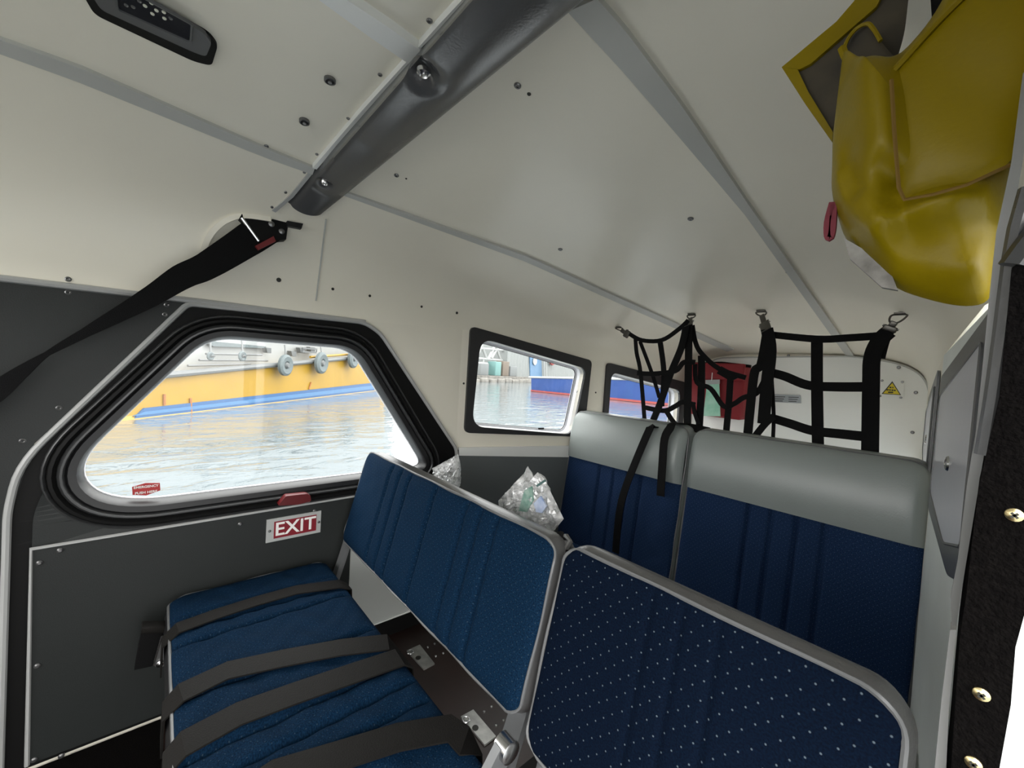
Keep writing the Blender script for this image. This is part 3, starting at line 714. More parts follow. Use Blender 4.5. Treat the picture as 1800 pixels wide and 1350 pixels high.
# ---------------------------------------------------------------- floor fittings
mk('floor_dark_sheet', abox(-1.075, -.30, -.60, .02, ZF, ZF+.006), Mcarp, smooth=False, label='black sheet added on the floor ahead of the bench to darken it', cat='mat')  # black sheet laid over the floor to make this area dark
for px, lb in [(((715, 1143), (738, 1133), (764, 1166), (745, 1176)), 'small alloy floor plate with a slot, beside the bench near the wall'), (((810, 1259), (832, 1247), (872, 1294), (852, 1309)), 'bright alloy floor plate with a keyhole, nearer the aisle')]:
    q = [PZ(p, ZF+.004) for p in px]
    d = (q[1]-q[0]); q[0] = q[0]-(q[3]-q[0])*.0
    # make the plate a true rectangle along x and y
    xa = min(q[0].x, q[3].x)-.03; xb_ = max(q[1].x, q[2].x, q[3].x); ya = min(p.y for p in q); yb = max(p.y for p in q)
    fp = thing('floor_plate', V((xa+xb_)/2, (ya+yb)/2, ZF), lb, 'floor plate')
    mk('plate', plate([V(p.x, p.y, ZF+.004) for p in q], V(0, 0, 1), .004), Mplt, fp, smooth=False)
    c = (q[0]+q[3])/2; c = c.lerp((q[1]+q[2])/2, .25)
    mk('keyhole', lathe(V(c.x, c.y, ZF+.0041), V(0, 0, 1), [(.007, 0), (.007, .0008)], 12), Mtxt, fp)
    c = q[0].lerp(q[3], .22); mk('ring', tube([V(c.x+.008*math.cos(a*.7), c.y+.008*math.sin(a*.7), ZF+.010) for a in range(9)], .0018, 6, True), Msteel, fp)
for p in [(752, 1138), (764, 1132), (777, 1126), (766, 1154), (779, 1149), (791, 1143), (851, 1252), (864, 1243), (877, 1235), (872, 1276), (885, 1267), (897, 1258), (945, 1334), (708, 1171)]:
    q = PZ(p, ZF); mk('rivet', lathe(q, V(0, 0, 1), [(.0035, 0), (.003, .002), (.001, .003)], 10), Msteel, floor)
mk('floor_edge', plate([PZ(p, ZF+.001) for p in [(912, 1350), (958, 1313), (990, 1350), (990, 1420), (912, 1400)]], V(0, 0, 1), .001), Mblk, floor, smooth=False)
# ---------------------------------------------------------------- cargo nets
YN = 1.32
def net(label, straps, base):
    t = thing('cargo_net', base, label, 'net')
    for k, (px, w_) in enumerate(straps):
        y = YN+(k % 4)*.006
        pts = [PY(p, y) for p in px]; ws = w_*.00185*y/1.32
        mk('strap', ribbon(pts, ws, V(0, -1, .05), .0028, 5), Mweb, t)
    return t
N1 = net('black webbing cargo net hanging over the right half of the rear bench', [
    ([(1348, 578), (1354, 617), (1348, 675), (1342, 745)], 17), ([(1349, 580), (1338, 640), (1327, 652), (1321, 695), (1314, 768)], 13),
    ([(1352, 588), (1436, 596), (1490, 594), (1552, 590)], 10), ([(1436, 594), (1436, 675), (1438, 795)], 14),
    ([(1562, 583), (1545, 600), (1533, 629), (1531, 676), (1529, 810)], 18), ([(1360, 656), (1381, 662), (1420, 677), (1470, 680), (1532, 680)], 13),
    ([(1354, 734), (1390, 745), (1428, 757), (1480, 763), (1537, 769)], 13), ([(1356, 660), (1360, 730), (1358, 785)], 5),
    ([(1360, 732), (1345, 745), (1325, 770)], 10), ([(1566, 580), (1556, 600), (1548, 630)], 9)], PY((1430, 690), YN))
N2 = net('tangled black webbing cargo net hanging over the left half of the rear bench', [
    ([(1105, 586), (1128, 598), (1163, 598), (1194, 578), (1210, 563)], 8), ([(1117, 594), (1119, 620), (1126, 656), (1134, 750)], 8),
    ([(1125, 600), (1146, 656), (1159, 699)], 7), ([(1160, 598), (1167, 656), (1163, 714)], 10),
    ([(1207, 570), (1198, 610), (1179, 656), (1160, 710), (1140, 758)], 13), ([(1211, 570), (1210, 650), (1208, 750)], 13),
    ([(1217, 572), (1222, 600), (1233, 621), (1264, 648), (1311, 664)], 8), ([(1233, 625), (1233, 675), (1229, 755)], 12),
    ([(1120, 656), (1150, 657), (1187, 652), (1202, 637), (1222, 637)], 9), ([(1132, 716), (1167, 722), (1187, 714), (1200, 707), (1222, 712)], 9),
    ([(1222, 640), (1225, 672), (1249, 683), (1272, 714), (1290, 710), (1307, 699), (1330, 691), (1346, 664)], 8),
    ([(1284, 664), (1281, 710), (1276, 765)], 10), ([(1171, 722), (1184, 742), (1200, 755)], 9),
    ([(1218, 707), (1221, 725), (1228, 745)], 7), ([(1264, 650), (1285, 662), (1290, 668)], 14)], PY((1200, 690), YN))
# net tails lying over the headrest
def front_of_aft(p, d=.012):
    o_ = (aT+aB)/2+Na*(d+.014); return PP(p, o_, Na)
for pxs, lb in [([(1140, 758), (1117, 812), (1098, 862), (1088, 905), (1082, 972)], 'tail'), ([(1178, 752), (1168, 772), (1164, 820), (1161, 872)], 'tail')]:
    pts = [front_of_aft(p, .030 if i < 4 else .02) for i, p in enumerate(pxs)]
    if lb: mk('strap_tail', ribbon([pts[0]+V(0, .12, .006), pts[0]+V(0, .02, .012)]+pts, .024, V(0, -1, .12), .003, 4), Mweb, N2)
mk('strap', ribbon([PY((1175, 752), 1.25), PY((1205, 750), 1.25), PY((1245, 758), 1.25)], .03, V(0, -.6, .8), .004, 4), Mweb, N2)
def hook(par, p, q):      # p: ring px on ceiling, q: strap px
    c, n = PCn(p); e = PY(q, YN); c2 = c+n*.004
    mk('anchor_plate', bbox_(c+n*.002, V(.012, 0, 0), V(0, .006, 0), V(0, 0, .002), .001), Mbrz, par)
    d = (e-c); dn = d.normalized(); u = V(1, 0, 0); a = c+n*.006
    R = [a-u*.015, a+u*.015, a+u*.013+dn*.012, a+u*.006+dn*.022, a-u*.006+dn*.022, a-u*.013+dn*.012]
    mk('anchor_ring', tube(rpoly(R, .006, 4), .0022, 6, True), Mbrz, par)
    b0 = a+dn*.018; L = (e-b0).length; s = dn.cross(V(0, -1, 0)).normalized()
    mk('snap_clip', cat(bbox_(b0+dn*L*.25, dn*L*.26, s*.007, V(0, .005, 0), .002), bbox_(b0+dn*L*.75, dn*L*.28, s*.014, V(0, .005, 0), .003)), Mbrz, par)
    mk('clip_pin', tube([b0+dn*L*.62-s*.016, b0+dn*L*.62+s*.016], .003, 8), Msteel, par)
hook(N2, (1086, 574), (1106, 588)); hook(N2, (1216, 551), (1210, 570)); hook(N1, (1338, 545), (1348, 578)); hook(N1, (1585, 549), (1562, 582))
# ---------------------------------------------------------------- bulkhead items
rb = thing('red_bag', PY((1268, 738), 1.84), 'red cloth pouch hanging on the rear bulkhead behind the net', 'bag')
q = [PY(p, 1.83) for p in [(1222, 640), (1318, 643), (1308, 735), (1205, 728)]]
q[3] = PY((1216, 728), 1.83)
cR = sum(q, V(0, 0, 0))/4
mk('pouch', bbox_(cR, (q[1]-q[0])/2*.98, V(0, .04, 0), V(0, 0, abs(q[0].z-q[3].z)/2), .012), Mredc, rb)
mk('flap', bbox_(V(cR.x, 1.785, q[0].z-.03), (q[1]-q[0])/2, V(0, .010, 0), V(0, 0, .035), .006), Mredc, rb)
mk('top_binding', tube([PY((1220, 639), 1.80), PY((1268, 638), 1.80), PY((1320, 644), 1.80)], .006, 8), Mweb, rb)
g = [PY(p, 1.775) for p in [(1243, 672), (1264, 671), (1266, 732), (1236, 731)]]
cd = mk('card', plate(g, V(0, -1, 0), .003), Mgrn, smooth=False, label='pale green card in a clear sleeve hanging on the red pouch', cat='card')
g = [PY(p, 1.7745) for p in [(1240, 668), (1265, 667), (1265, 675), (1240, 676)]]
ct = mk('card_top', plate(g, V(0, -1, 0), .002), Mwhp, cd, smooth=False)
mk('cord', tube([PY((1251, 669), 1.773), PY((1252, 655), 1.773)], .0015, 6), Mlite, cd)
g = [PY(p, 1.896) for p in [(1345, 692), (1407, 695), (1408, 709), (1345, 706)]]
pc = mk('placard', plate(g, V(0, -1, 0), .003), Mplac, smooth=False, label='thin engraved grey placard on the rear bulkhead', cat='sign')
for r_ in range(3):
    for k in range(2):
        a = 1362+k*24; b = a+18-r_*2; yy = 697.5+r_*3.6+k*.7
        mk('engraved_line', plate([PY((a, yy-.7), 1.8955), PY((b, yy-.3), 1.8955), PY((b, yy+.9), 1.8955), PY((a, yy+.5), 1.8955)], V(0, -1, 0), .0005), Mtxt, pc, smooth=False)
g = [PY(p, 1.896) for p in [(1546, 666), (1590, 669), (1588, 701), (1544, 698)]]
ws_ = thing('warning_sign', g[3], 'yellow warning triangle on a pale screwed plate, rear bulkhead', 'sign')
mk('plate', plate(g, V(0, -1, 0), .003), Mbk, ws_, smooth=False)
mk('triangle_edge', plate([PY(p, 1.8955) for p in [(1568.5, 670), (1584, 694.6), (1549.5, 692.5)]], V(0, -1, 0), .0005), Mtxt, ws_, smooth=False)
mk('triangle', plate([PY(p, 1.895) for p in [(1568.5, 673), (1581.5, 693.3), (1552.5, 691.5)]], V(0, -1, 0), .0005), Mysign, ws_, smooth=False)
for a, b, yy in [(1563.5, 1567, 681), (1568.4, 1570.5, 681.2), (1558, 1562, 685.2), (1562.8, 1566, 685.5), (1567, 1570.6, 685.8), (1571.3, 1574.5, 686.2), (1561, 1570, 689.6)]:
    mk('print_mark', plate([PY((a, yy-1.2), 1.8945), PY((b, yy-1.1), 1.8945), PY((b, yy+1.3), 1.8945), PY((a, yy+1.2), 1.8945)], V(0, -1, 0), .0004), Mtxt, ws_, smooth=False)
for p in [(1550.5, 669), (1586, 671.5), (1547, 696), (1583.5, 699)]: mk('screw', lathe(PY(p, 1.8955), V(0, -1, 0), [(.004, 0), (.003, .003)], 10), Mdst, ws_)
# ---------------------------------------------------------------- crumpled film bags tucked behind the bench back
def film_bag(px, y, label, seed, inner=None, bot=.17):
    P = [PY(p, y) for p in px]
    n = V(0, -1, 0); rn = random.Random(seed)
    c = sum(P, V(0, 0, 0))/len(P); R = 14; L = dense(P, .008); N = len(L); vs = []; fs = []
    for side in (1, -1):
        base = len(vs)
        for k in range(R):
            s = 1-k/R
            for i, p in enumerate(L):
                q = c.lerp(p, s); d = side*.014*math.sqrt(max(0, 1-s*s))
                if s < .999: d += (rn.random()-.5)*.006*(1 if s < .97 else .2)+math.sin(q.x*140+q.z*60)*.004
                vs.append(V(q.x+(rn.random()-.5)*.002*(s < 1), y-d, q.z+(rn.random()-.5)*.002*(s < 1)))
        vs.append(V(c.x, y-side*.014, c.z))
        for k in range(R-1):
            for i in range(N):
                j = (i+1) % N; fs.append((base+k*N+i, base+k*N+j, base+(k+1)*N+j, base+(k+1)*N+i))
        for i in range(N): fs.append((base+(R-1)*N+i, base+(R-1)*N+(i+1) % N, base+R*N))
    b = mk('plastic_bag', (vs, fs), Mbag, smooth=False, label=label, cat='bag')
    return b
pb1 = film_bag([(876, 880), (921, 832), (928, 819), (939, 842), (945, 830), (957, 842), (991, 912), (973, 934), (940, 1000), (880, 940)], .53, 'crumpled clear plastic bag with green print behind the bench back', 3)
mk('green_wrapper', plate([PY(p, .513) for p in [(914, 888), (922, 862), (934, 855), (937, 880), (925, 900), (905, 897)]], V(0, -1, 0), .003), mat('dark_green_wrapper', (.08, .22, .17), .4, c2=(.35, .45, .40), vs=60), pb1)
mk('blue_wrapper', plate([PY(p, .513) for p in [(938, 885), (950, 872), (960, 890), (952, 902), (942, 900)]], V(0, -1, 0), .003), mat('pale_blue_wrapper', (.22, .30, .50), .4, c2=(.5, .55, .65), vs=60), pb1)
mk('zip_band', plate([PY(p, .514) for p in [(942, 853), (957, 843), (959, 846), (944, 856)]], V(0, -1, 0), .002), mat('green_band', (.06, .12, .115), .4), pb1, smooth=False)
pb2 = film_bag([(762, 822), (806, 798), (806, 850), (800, 900), (772, 880)], .62, 'small clear plastic bag at the wall behind the bench back', 9)
ob = PY((727, 798+4), .44)
# seat pocket that holds them
mk('rear_pocket', bbox_(V(-.68, .56, -.40), V(.31, 0, 0), V(0, .012, .0), V(0, 0, .09), .006), Mvs, bench)
for x in (-.96, -.40): mk('pocket_strap', ribbon([V(x, .455, -.30), V(x, .55, -.33)], .03, V(0, 0, 1), .004), Mweb, bench)
# black webbing loop and cord between the two backs
lp = thing('webbing_knot', PY((990, 955), .47), 'knotted black webbing and cord between the two front seat backs', 'strap')
for k in range(6):
    a = PY((986+random.randint(-4, 8), 938+random.randint(-3, 6)), .46); b = PY((996+random.randint(-3, 8), 956+random.randint(-6, 4)), .45); c = PY((988+random.randint(0, 12), 975), .44)
    mk('loop', tube([a, a.lerp(b, .5)+V(random.uniform(-.01, .01), 0, random.uniform(-.006, .01)), b, c], .004, 6), Mweb if k < 4 else Mdst, lp)
# ---------------------------------------------------------------- padded covers over the right windows
def cover(y0, y1, px, label, grp):
    # px outline on the right wall between y0 and y1
    a = V(XR(y0)-.004, y0, 0); b = V(XR(y1)-.004, y1, 0); tt = (b-a).normalized(); nn = V(-tt.y, tt.x, 0)
    L = [PP(p, a+nn*.012, nn) for p in px]
    t = thing('window_cover', V(L[0].x, L[0].y, min(p.z for p in L)), label, 'window cover')
    Lr = rpoly(L, .012, 4)
    mk('cover_border', cat(plate(Lr, nn, .012)), Mpadr, t)
    inn = rpoly([p.lerp(sum(L, V(0, 0, 0))/len(L), .20)+nn*.003 for p in L], .01, 4)
    mk('padded_panel', plate([p+nn*.002 for p in inn], nn, .006), Mpad, t)
    mk('stitched_piping', tube([p+nn*.004 for p in dense(inn, .02)], .003, 6, True), Mpip, t)
    return t, a, nn
def rwp(y, z, d=.003):
    return V(XR(y)-d, y, z)
def cover2(y0, y1, zt0, zt1, zb0, zb1, label):
    a = V(XR(y0), y0, 0); b = V(XR(y1), y1, 0); tt = (b-a).normalized(); nn = V(-tt.y, tt.x, 0)
    L = [rwp(y0, zb0), rwp((y0*2+y1)/3, zb0-.035), rwp(y1, zb1), rwp(y1, zt1), rwp(y0, zt0)]
    t = thing('window_cover', L[0], label, 'window cover')
    Lr = rpoly(L, .02, 5); mk('cover_border', plate([p+nn*.002 for p in Lr], nn, .004), Mpadr, t)
    c = sum(L, V(0, 0, 0))/5
    inn = []
    for p in L:
        d = (c-p); inn.append(p+V(d.x*.16, math.copysign(.035, d.y)*tt.y, math.copysign(.035, d.z)))
    inn = [p-nn*((p-L[0]).dot(nn)) for p in inn]
    ri = rpoly(inn, .015, 4)
    mk('padded_panel', plate([p+nn*.0035 for p in ri], nn, .003), Mpad, t)
    mk('stitched_piping', tube([p+nn*.003 for p in dense(ri, .02)], .0022, 6, True), Mpip, t)
    m = sum(inn, V(0, 0, 0))/5
    mk('button', lathe(m+nn*.003, nn, [(.012, 0), (.010, .003), (.006, .004), (.003, .002)], 14), Msteel, t)
    return t
cover2(.70, 1.12, .103, .035, -.215, -.215, 'large padded lavender grey cover over the nearer right window')
cover2(1.20, 1.62, .055, -.01, -.20, -.18, 'smaller padded grey cover over the rearmost right window')
# ---------------------------------------------------------------- right door jamb and carpeted post
yj = .42
def jp(name, px, y, t, m, par=None, **k): return mk(name, plate([PY(p, y) for p in px], V(0, -1, 0), t), m, par, smooth=False, **k)
post = thing('carpeted_post', PY((1720, 1350), .45), 'black carpeted post with brass screws at the right door', 'post')
pl_ = [(1779, 470), (1757, 700), (1722, 850), (1708, 960), (1699, 1044), (1687, 1122), (1672, 1350), (1660, 1480)]
pr_ = [(1735, 1480), (1757, 1350), (1777, 1239), (1785, 1138), (1800, 1083), (1830, 1000), (1850, 800), (1860, 420)]
mk('carpet', plate([PY(p, .300) for p in pl_+pr_], V(0, -1, 0), .04), Mcarp, post, smooth=False)
for p in [(1783, 905), (1725, 1220), (1711, 1341)]:
    c = PY(p, .300); sc = cat(lathe(c, V(0, -1, 0), [(.0031, 0), (.0030, .0007), (.0019, .0015), (.001, .0017)], 18))
    s = mk('screw', sc, Mbrass, post)
    for d in (V(1, 0, 1), V(1, 0, -1)): mk('cross_slot', box(c+V(0, -.0017, 0), d.normalized()*.0015, V(0, .0004, 0), d.normalized().cross(V(0, 1, 0))*.0005), Mtxt, s, smooth=False)
lj = [(1798, 129), (1778, 284), (1751, 409), (1738, 530), (1727, 645), (1715, 761), (1700, 849), (1683, 988), (1671, 1049), (1673, 1100)]
rj = [(1681, 1100), (1696, 1003), (1715, 888), (1731, 792), (1744, 684), (1760, 530), (1769, 467), (1790, 330), (1812, 200), (1822, 100)]
Mjam = mat('grey_jamb_trim', (.20, .203, .198), .35)
jam = thing('door_2', PY((1670, 1350), .43), kind='structure')
vsj = [PY(p, .32) for p in lj+rj]
mk('jamb_trim', plate(vsj, V(0, -1, 0), .012), Mjam, jam, smooth=False)
mk('jamb_backing', plate([PY(p, .326) for p in [(1760, 530), (1744, 684), (1731, 792), (1715, 888), (1696, 1003), (1684, 1100), (1662, 1350), (1655, 1480), (1700, 1480), (1730, 1000), (1790, 600), (1800, 420), (1775, 440)]], V(0, -1, 0), .02), Mblk, jam, smooth=False)
mk('jamb_trim', plate([PY(p, .32) for p in [(1670, 1107), (1681, 1107), (1668, 1250), (1657, 1480), (1634, 1480), (1643, 1350), (1655, 1230)]], V(0, -1, 0), .012), Malu, jam, smooth=False)
mk('jamb_seal', tube([PY(p, .31) for p in [(1812, 330), (1792, 400), (1783, 450), (1778, 490), (1764, 600), (1750, 700), (1733, 800)]], .004, 8), Mvb, jam)
mk('door_seal', tube([PY(p, .305) for p in [(1860, 380), (1812, 440), (1790, 470)]], .007, 8), Mrim, jam)
# ---------------------------------------------------------------- yellow bag
yb = .375
yg = thing('yellow_bag', PY((1600, 540), yb), 'yellow coated cloth bag hanging from the ceiling top right', 'bag')
def blob(name, px, y, bulge, m, par, ridge=None, R=26, back=True, lab=None):
    P = [PY(p, y) for p in px]; P = rpoly(P, .008, 4); L = dense(P, .006); N = len(L); c = sum(P, V(0, 0, 0))/len(P)
    vs, fs = [], []
    for side in ((1, -1) if back else (1,)):
        base = len(vs)
        for k in range(R):
            s = 1-k/R
            for p in L:
                q = c.lerp(p, s); d = bulge*math.sqrt(max(0, 1-s**3))
                if side == 1 and ridge: d += ridge(q)*min(1, (1-s)*6)
                vs.append(V(q.x, y-side*d*(1 if side == 1 else .5), q.z))
        vs.append(V(c.x, y-side*bulge*(1 if side == 1 else .5)-(ridge(c) if ridge and side == 1 else 0), c.z))
        for k in range(R-1):
            for i in range(N):
                j = (i+1) % N; fs.append((base+k*N+i, base+k*N+j, base+(k+1)*N+j, base+(k+1)*N+i))
        for i in range(N): fs.append((base+(R-1)*N+i, base+(R-1)*N+(i+1) % N, base+R*N))
    return mk(name, (vs, fs), m, par, sharp=75, label=lab)
def seg(q, a, b, w_, amp):
    A, B = PY(a, yb), PY(b, yb); d = B-A; t = max(0, min(1, (q-A).dot(d)/d.dot(d))); e = (q-(A+d*t)).length
    return amp*math.exp(-(e/w_)**2)
rid = lambda q: (seg(q, (1530, 170), (1560, 420), .012, .012)+seg(q, (1480, 330), (1560, 480), .014, .010)-seg(q, (1570, 330), (1590, 420), .008, .008)
                 + seg(q, (1590, 410), (1780, 350), .010, .014)-seg(q, (1590, 345), (1775, 290), .006, .010)+seg(q, (1540, 520), (1740, 500), .014, .006)-seg(q, (1500, 300), (1520, 360), .007, .006)
                 + .002*math.sin(q.x*120+q.z*40)+seg(q, (1565, 130), (1590, 340), .010, .008))
def cr(px, y, sub=6):
    P = [PY(p, y) for p in px]; o = []
    for i in range(len(P)-1):
        p0, p1, p2, p3 = P[max(i-1, 0)], P[i], P[i+1], P[min(i+2, len(P)-1)]
        for k in range(sub):
            t = k/sub; o.append(.5*((2*p1)+(p2-p0)*t+(2*p0-5*p1+4*p2-p3)*t*t+(3*p1-p0-3*p2+p3)*t**3))
    return o+[P[-1]]
blob('body', [(1484, 88), (1502, 113), (1532, 124), (1568, 127), (1640, 40), (1700, -60), (1830, -60), (1826, 60), (1790, 230), (1770, 330), (1752, 480), (1740, 532), (1700, 540), (1650, 532), (1578, 510), (1485, 420), (1463, 350), (1464, 250), (1476, 150)], yb, .028, Myel, yg, rid, 34)
blob('front_flap', [(1566, 128), (1700, -10), (1760, -60), (1850, -60), (1840, 60), (1792, 250), (1776, 290), (1700, 325), (1590, 352), (1580, 330), (1572, 230)], yb-.031, .006, Myel, yg, lambda q: .0008*math.sin(q.x*90+q.z*70), 14)
blob('pocket_lining', [(1482, 95), (1497, 58), (1524, 40), (1546, 70), (1582, 112), (1566, 140), (1500, 130)], yb+.014, .003, Myin, yg, None, 6)
mk('hem', tube(cr([(1482, 98), (1488, 74), (1504, 52), (1524, 42), (1536, 52), (1548, 72)], yb+.008), .0014, 6), Myel, yg)
mk('hem', tube(cr([(1480, 84), (1488, 102), (1506, 116), (1532, 124), (1566, 129)], yb-.006), .0028, 6), Myel, yg)
mk('hem', tube(cr([(1566, 130), (1590, 104), (1640, 48), (1690, -2), (1720, -32)], yb-.034), .0020, 6), Myel, yg)
Mst = mat('brown_stitch', (.16, .09, .01), .7)
mk('stitching', tube([PY(p, yb-.046) for p in [(1567, 140), (1572, 230), (1580, 330), (1590, 351), (1640, 342), (1700, 325), (1776, 290)]], .0010, 5), Mst, yg)
# back flap panel with yellow edge
fl = [(1374, 118), (1470, 40), (1545, -30), (1600, -30), (1590, 60), (1560, 160), (1466, 250), (1418, 180)]
blob('back_flap', fl, yb+.03, .003, Myin, yg, None, 5)
def edgeband(px, m):
    return mk('flap_edge', plate([PY(p, yb+.024) for p in px], V(0, -1, 0), .003), m, yg, smooth=False)
edgeband([(1374, 118), (1470, 38), (1520, -20), (1556, -20), (1540, 12), (1425, 112), (1405, 122)], Myel)
edgeband([(1374, 118), (1402, 122), (1420, 160), (1464, 232), (1463, 250), (1415, 182)], Myel)
mk('reflective_patch', plate([PY(p, yb-.012) for p in [(1483, 418), (1530, 445), (1562, 468), (1578, 510), (1550, 505), (1494, 455)]], V(0, -1, .1), .003), mat('silver_reflective_film', (.16, .155, .14), .3, .5, c2=(.04, .036, .03), vs=45), yg, smooth=False)
mk('red_loop', ribbon([PY(p, yb-.01) for p in [(1464, 356), (1455, 390), (1455, 415), (1460, 418), (1464, 400), (1466, 360)]], .004, V(0, -1, 0), .003, 3), mat('red_cord', (.16, .006, .02), .6), yg)
mk('hanging_strap', ribbon([PY((1700, 40), yb+.01), PY((1690, -90), yb+.01)], .03, V(0, -1, 0), .003), Mweb, yg)
# ================================================================ outside: harbour
def ground(p, z=-2.0): return PZ(p, z)
def wmat():
    m = bpy.data.materials.new('harbour_water'); m.use_nodes = True; t = m.node_tree; b = t.nodes['Principled BSDF']
    b.inputs['Base Color'].default_value = (.10, .12, .13, 1); b.inputs['Roughness'].default_value = .04; b.inputs['IOR'].default_value = 2.1
    tcn = t.nodes.new('ShaderNodeTexCoord'); mp = t.nodes.new('ShaderNodeMapping'); mp.inputs['Scale'].default_value = (1.0, .55, 1); mp.inputs['Rotation'].default_value = (0, 0, .45)
    t.links.new(tcn.outputs['Object'], mp.inputs[0])
    n = t.nodes.new('ShaderNodeTexNoise'); n.inputs['Scale'].default_value = 1.1; n.inputs['Detail'].default_value = 4; n.inputs['Distortion'].default_value = .8
    t.links.new(mp.outputs[0], n.inputs['Vector'])
    bp = t.nodes.new('ShaderNodeBump'); bp.inputs['Strength'].default_value = .6; bp.inputs['Distance'].default_value = .10
    t.links.new(n.outputs['Fac'], bp.inputs['Height']); t.links.new(bp.outputs[0], b.inputs['Normal'])
    return m
mk('water', ([V(-300, -200, -2), V(60, -200, -2), V(60, 300, -2), V(-300, 300, -2)], [(0, 1, 2, 3)]), wmat(), kind='structure', smooth=False)
Mhull = mat('yellow_hull_paint', (.27, .160, .012), .45, var=.08, vs=.6)
Mblue = mat('blue_boot_stripe', (.022, .075, .18), .4)
Mbwh = mat('white_boat_paint', (.26, .27, .265), .45, var=.04, vs=1)
Mdgr = mat('grey_fender_rubber', (.09, .11, .113), .7, var=.3, vs=20)
Mrail = mat('grey_rubbing_rail', (.10, .107, .107), .5)
Mhb = mat('blue_hull_paint', (.020, .052, .18), .4, var=.1, vs=.5)
Mhr = mat('red_boot_stripe', (.24, .045, .04), .5)
A0, A1 = ground((232, 737)), ground((664, 686)); dA = (A1-A0).normalized(); nA = V(dA.y, -dA.x, 0)
if nA.x < 0: nA = -nA
def PH(p, off=0): return PP(p, A0+nA*off, nA)
yboat = thing('fishing_boat', A0, 'yellow hulled boat with blue waterline and round fenders, seen through the big window', 'boat')
def hullplate(px, off, t): return plate([PH(p, off) for p in px], nA, t)
A0e = A0-dA*9; 
hz = lambda p: PH(p).z
def at(s, z, off=0): v = A0+dA*s+nA*off; return V(v.x, v.y, z)
LA = (A1-A0).length
ztL, ztR = PH((330, 655)).z, PH((640, 627)).z; sL = (PH((330, 655))-A0).dot(dA); sR = (PH((640, 627))-A0).dot(dA)
top = lambda s: ztL+(ztR-ztL)*(s-sL)/(sR-sL)
ss = [-7, -4, 0, LA*.25, LA*.5, LA*.75, LA, LA*1.08]
vs = []; fs = []
for s in ss:
    zt = top(s) if s > -2 else top(s)
    f_ = 1 if s < LA else .75
    for q in [(0.25, -2.3), (0, -1.9), (0, zt), (-4*f_, zt), (-4*f_, -2.3)]: vs.append(at(s, q[1], q[0]))
for i in range(len(ss)-1):
    for k in range(5): fs.append((i*5+k, i*5+(k+1) % 5, i*5+5+(k+1) % 5, i*5+5+k))
fs += [tuple(range(5)), tuple((len(ss)-1)*5+k for k in range(5))]
mk('hull', (vs, fs), Mhull, yboat, sharp=30)
st = [at(s, -2.0+.02, .04) for s in (0.2, LA)]+[at(s, -2+.36*(PH((600, 665)).length/28), .04) for s in (LA*1.0, .6)]
hs0 = PH((245, 718)).z; hs1 = PH((660, 672)).z
mk('waterline_stripe', plate([at(0, -1.99, .05), at(LA*1.02, -1.99, .05), at(LA*1.02, hs1, .05), at(.3, hs0, .05)], nA, .1), Mblue, yboat, smooth=False)
mk('waterline_stripe', plate([at(0, -1.99+.08, .06), at(LA*1.02, -1.99+.12, .06), at(LA*1.02, hs1-.18, .06), at(.3, hs0-.10, .06)], nA, .1), mat('pale_blue_stripe', (.05, .13, .25), .4), yboat, smooth=False)
mk('rubbing_rail', tube([at(s, top(s)+.0, .08) for s in (-7, 0, LA*.5, LA*1.08)], .10, 8), Mrail, yboat)
mk('bulwark_cap', tube([at(s, top(s)+.22, .02) for s in (LA*.5, LA*1.08)], .06, 8), Mhull, yboat)
mk('deckhouse', cat(plate([at(-7, top(-7), -.6), at(LA*1.3, top(LA), -.6), at(LA*1.3, top(LA)+7, -.6), at(-7, top(0)+7, -.6)], nA, 3)), Mbwh, yboat, smooth=False)
mk('canopy', plate([PH(p, -.4) for p in [(366, 604), (375, 600), (468, 609), (466, 612), (376, 609)]], nA, .2), Mdgr, yboat, smooth=False)
for a, b in [((362, 622), (460, 624)), ((350, 633), (470, 634)), ((330, 643), (440, 640)), ((455, 597), (640, 612))]:
    mk('hand_rail', tube([PH(a, -.2), PH(b, -.2)], .04, 6), Mrail, yboat)
for p in [(512, 622), (527, 616), (545, 615), (468, 616)]:
    mk('deck_fitting', plate([PH((p[0], p[1]-5), -.3), PH((p[0]+9, p[1]-4), -.3), PH((p[0]+9, p[1]+5), -.3), PH((p[0]+2, p[1]+4), -.3)], nA, .2), Mrail, yboat, smooth=False)
mk('deck_locker', sweep([PH(p, -.3) for p in [(531, 612), (556, 614), (555, 620), (530, 618)]], nA, [(-.04, 0), (-.04, .05), (.04, .05), (.04, 0)]), Mrail, yboat, smooth=False)
for p, r in [((370, 626), 8), ((426, 626), 8.5), ((502, 642), 15), ((565, 638), 13), ((621, 630), 10)]:
    c = PH(p, .35); rr = (PH((p[0]+r, p[1]), .35)-c).length*.75
    f = thing('boat_fender', c-V(0, 0, rr), None, 'fender', 'tyre fenders on the yellow boat')
    f['label'] = {370: 'leftmost small round fender on the yellow boat', 426: 'second small round fender on the yellow boat', 502: 'largest round fender on the yellow boat rail', 565: 'large fender right of the largest on the yellow boat rail', 621: 'rightmost round fender on the yellow boat rail'}[p[0]]
    mk('tyre', lathe(c, nA, [(rr*.35, -rr*.15), (rr*.8, -rr*.25), (rr, -rr*.12), (rr, rr*.12), (rr*.8, rr*.25), (rr*.4, rr*.18), (rr*.3, rr*.05)], 20), Mdgr, f)
    mk('hub', lathe(c+nA*.05, nA, [(rr*.3, 0), (rr*.2, .1)], 12), Mrail, f)
    mk('rope', tube([c+V(0, 0, rr*.8), c+V(0, 0, rr*.8)+V(-.3, 0, .5)], .03, 6), Mrail, f)
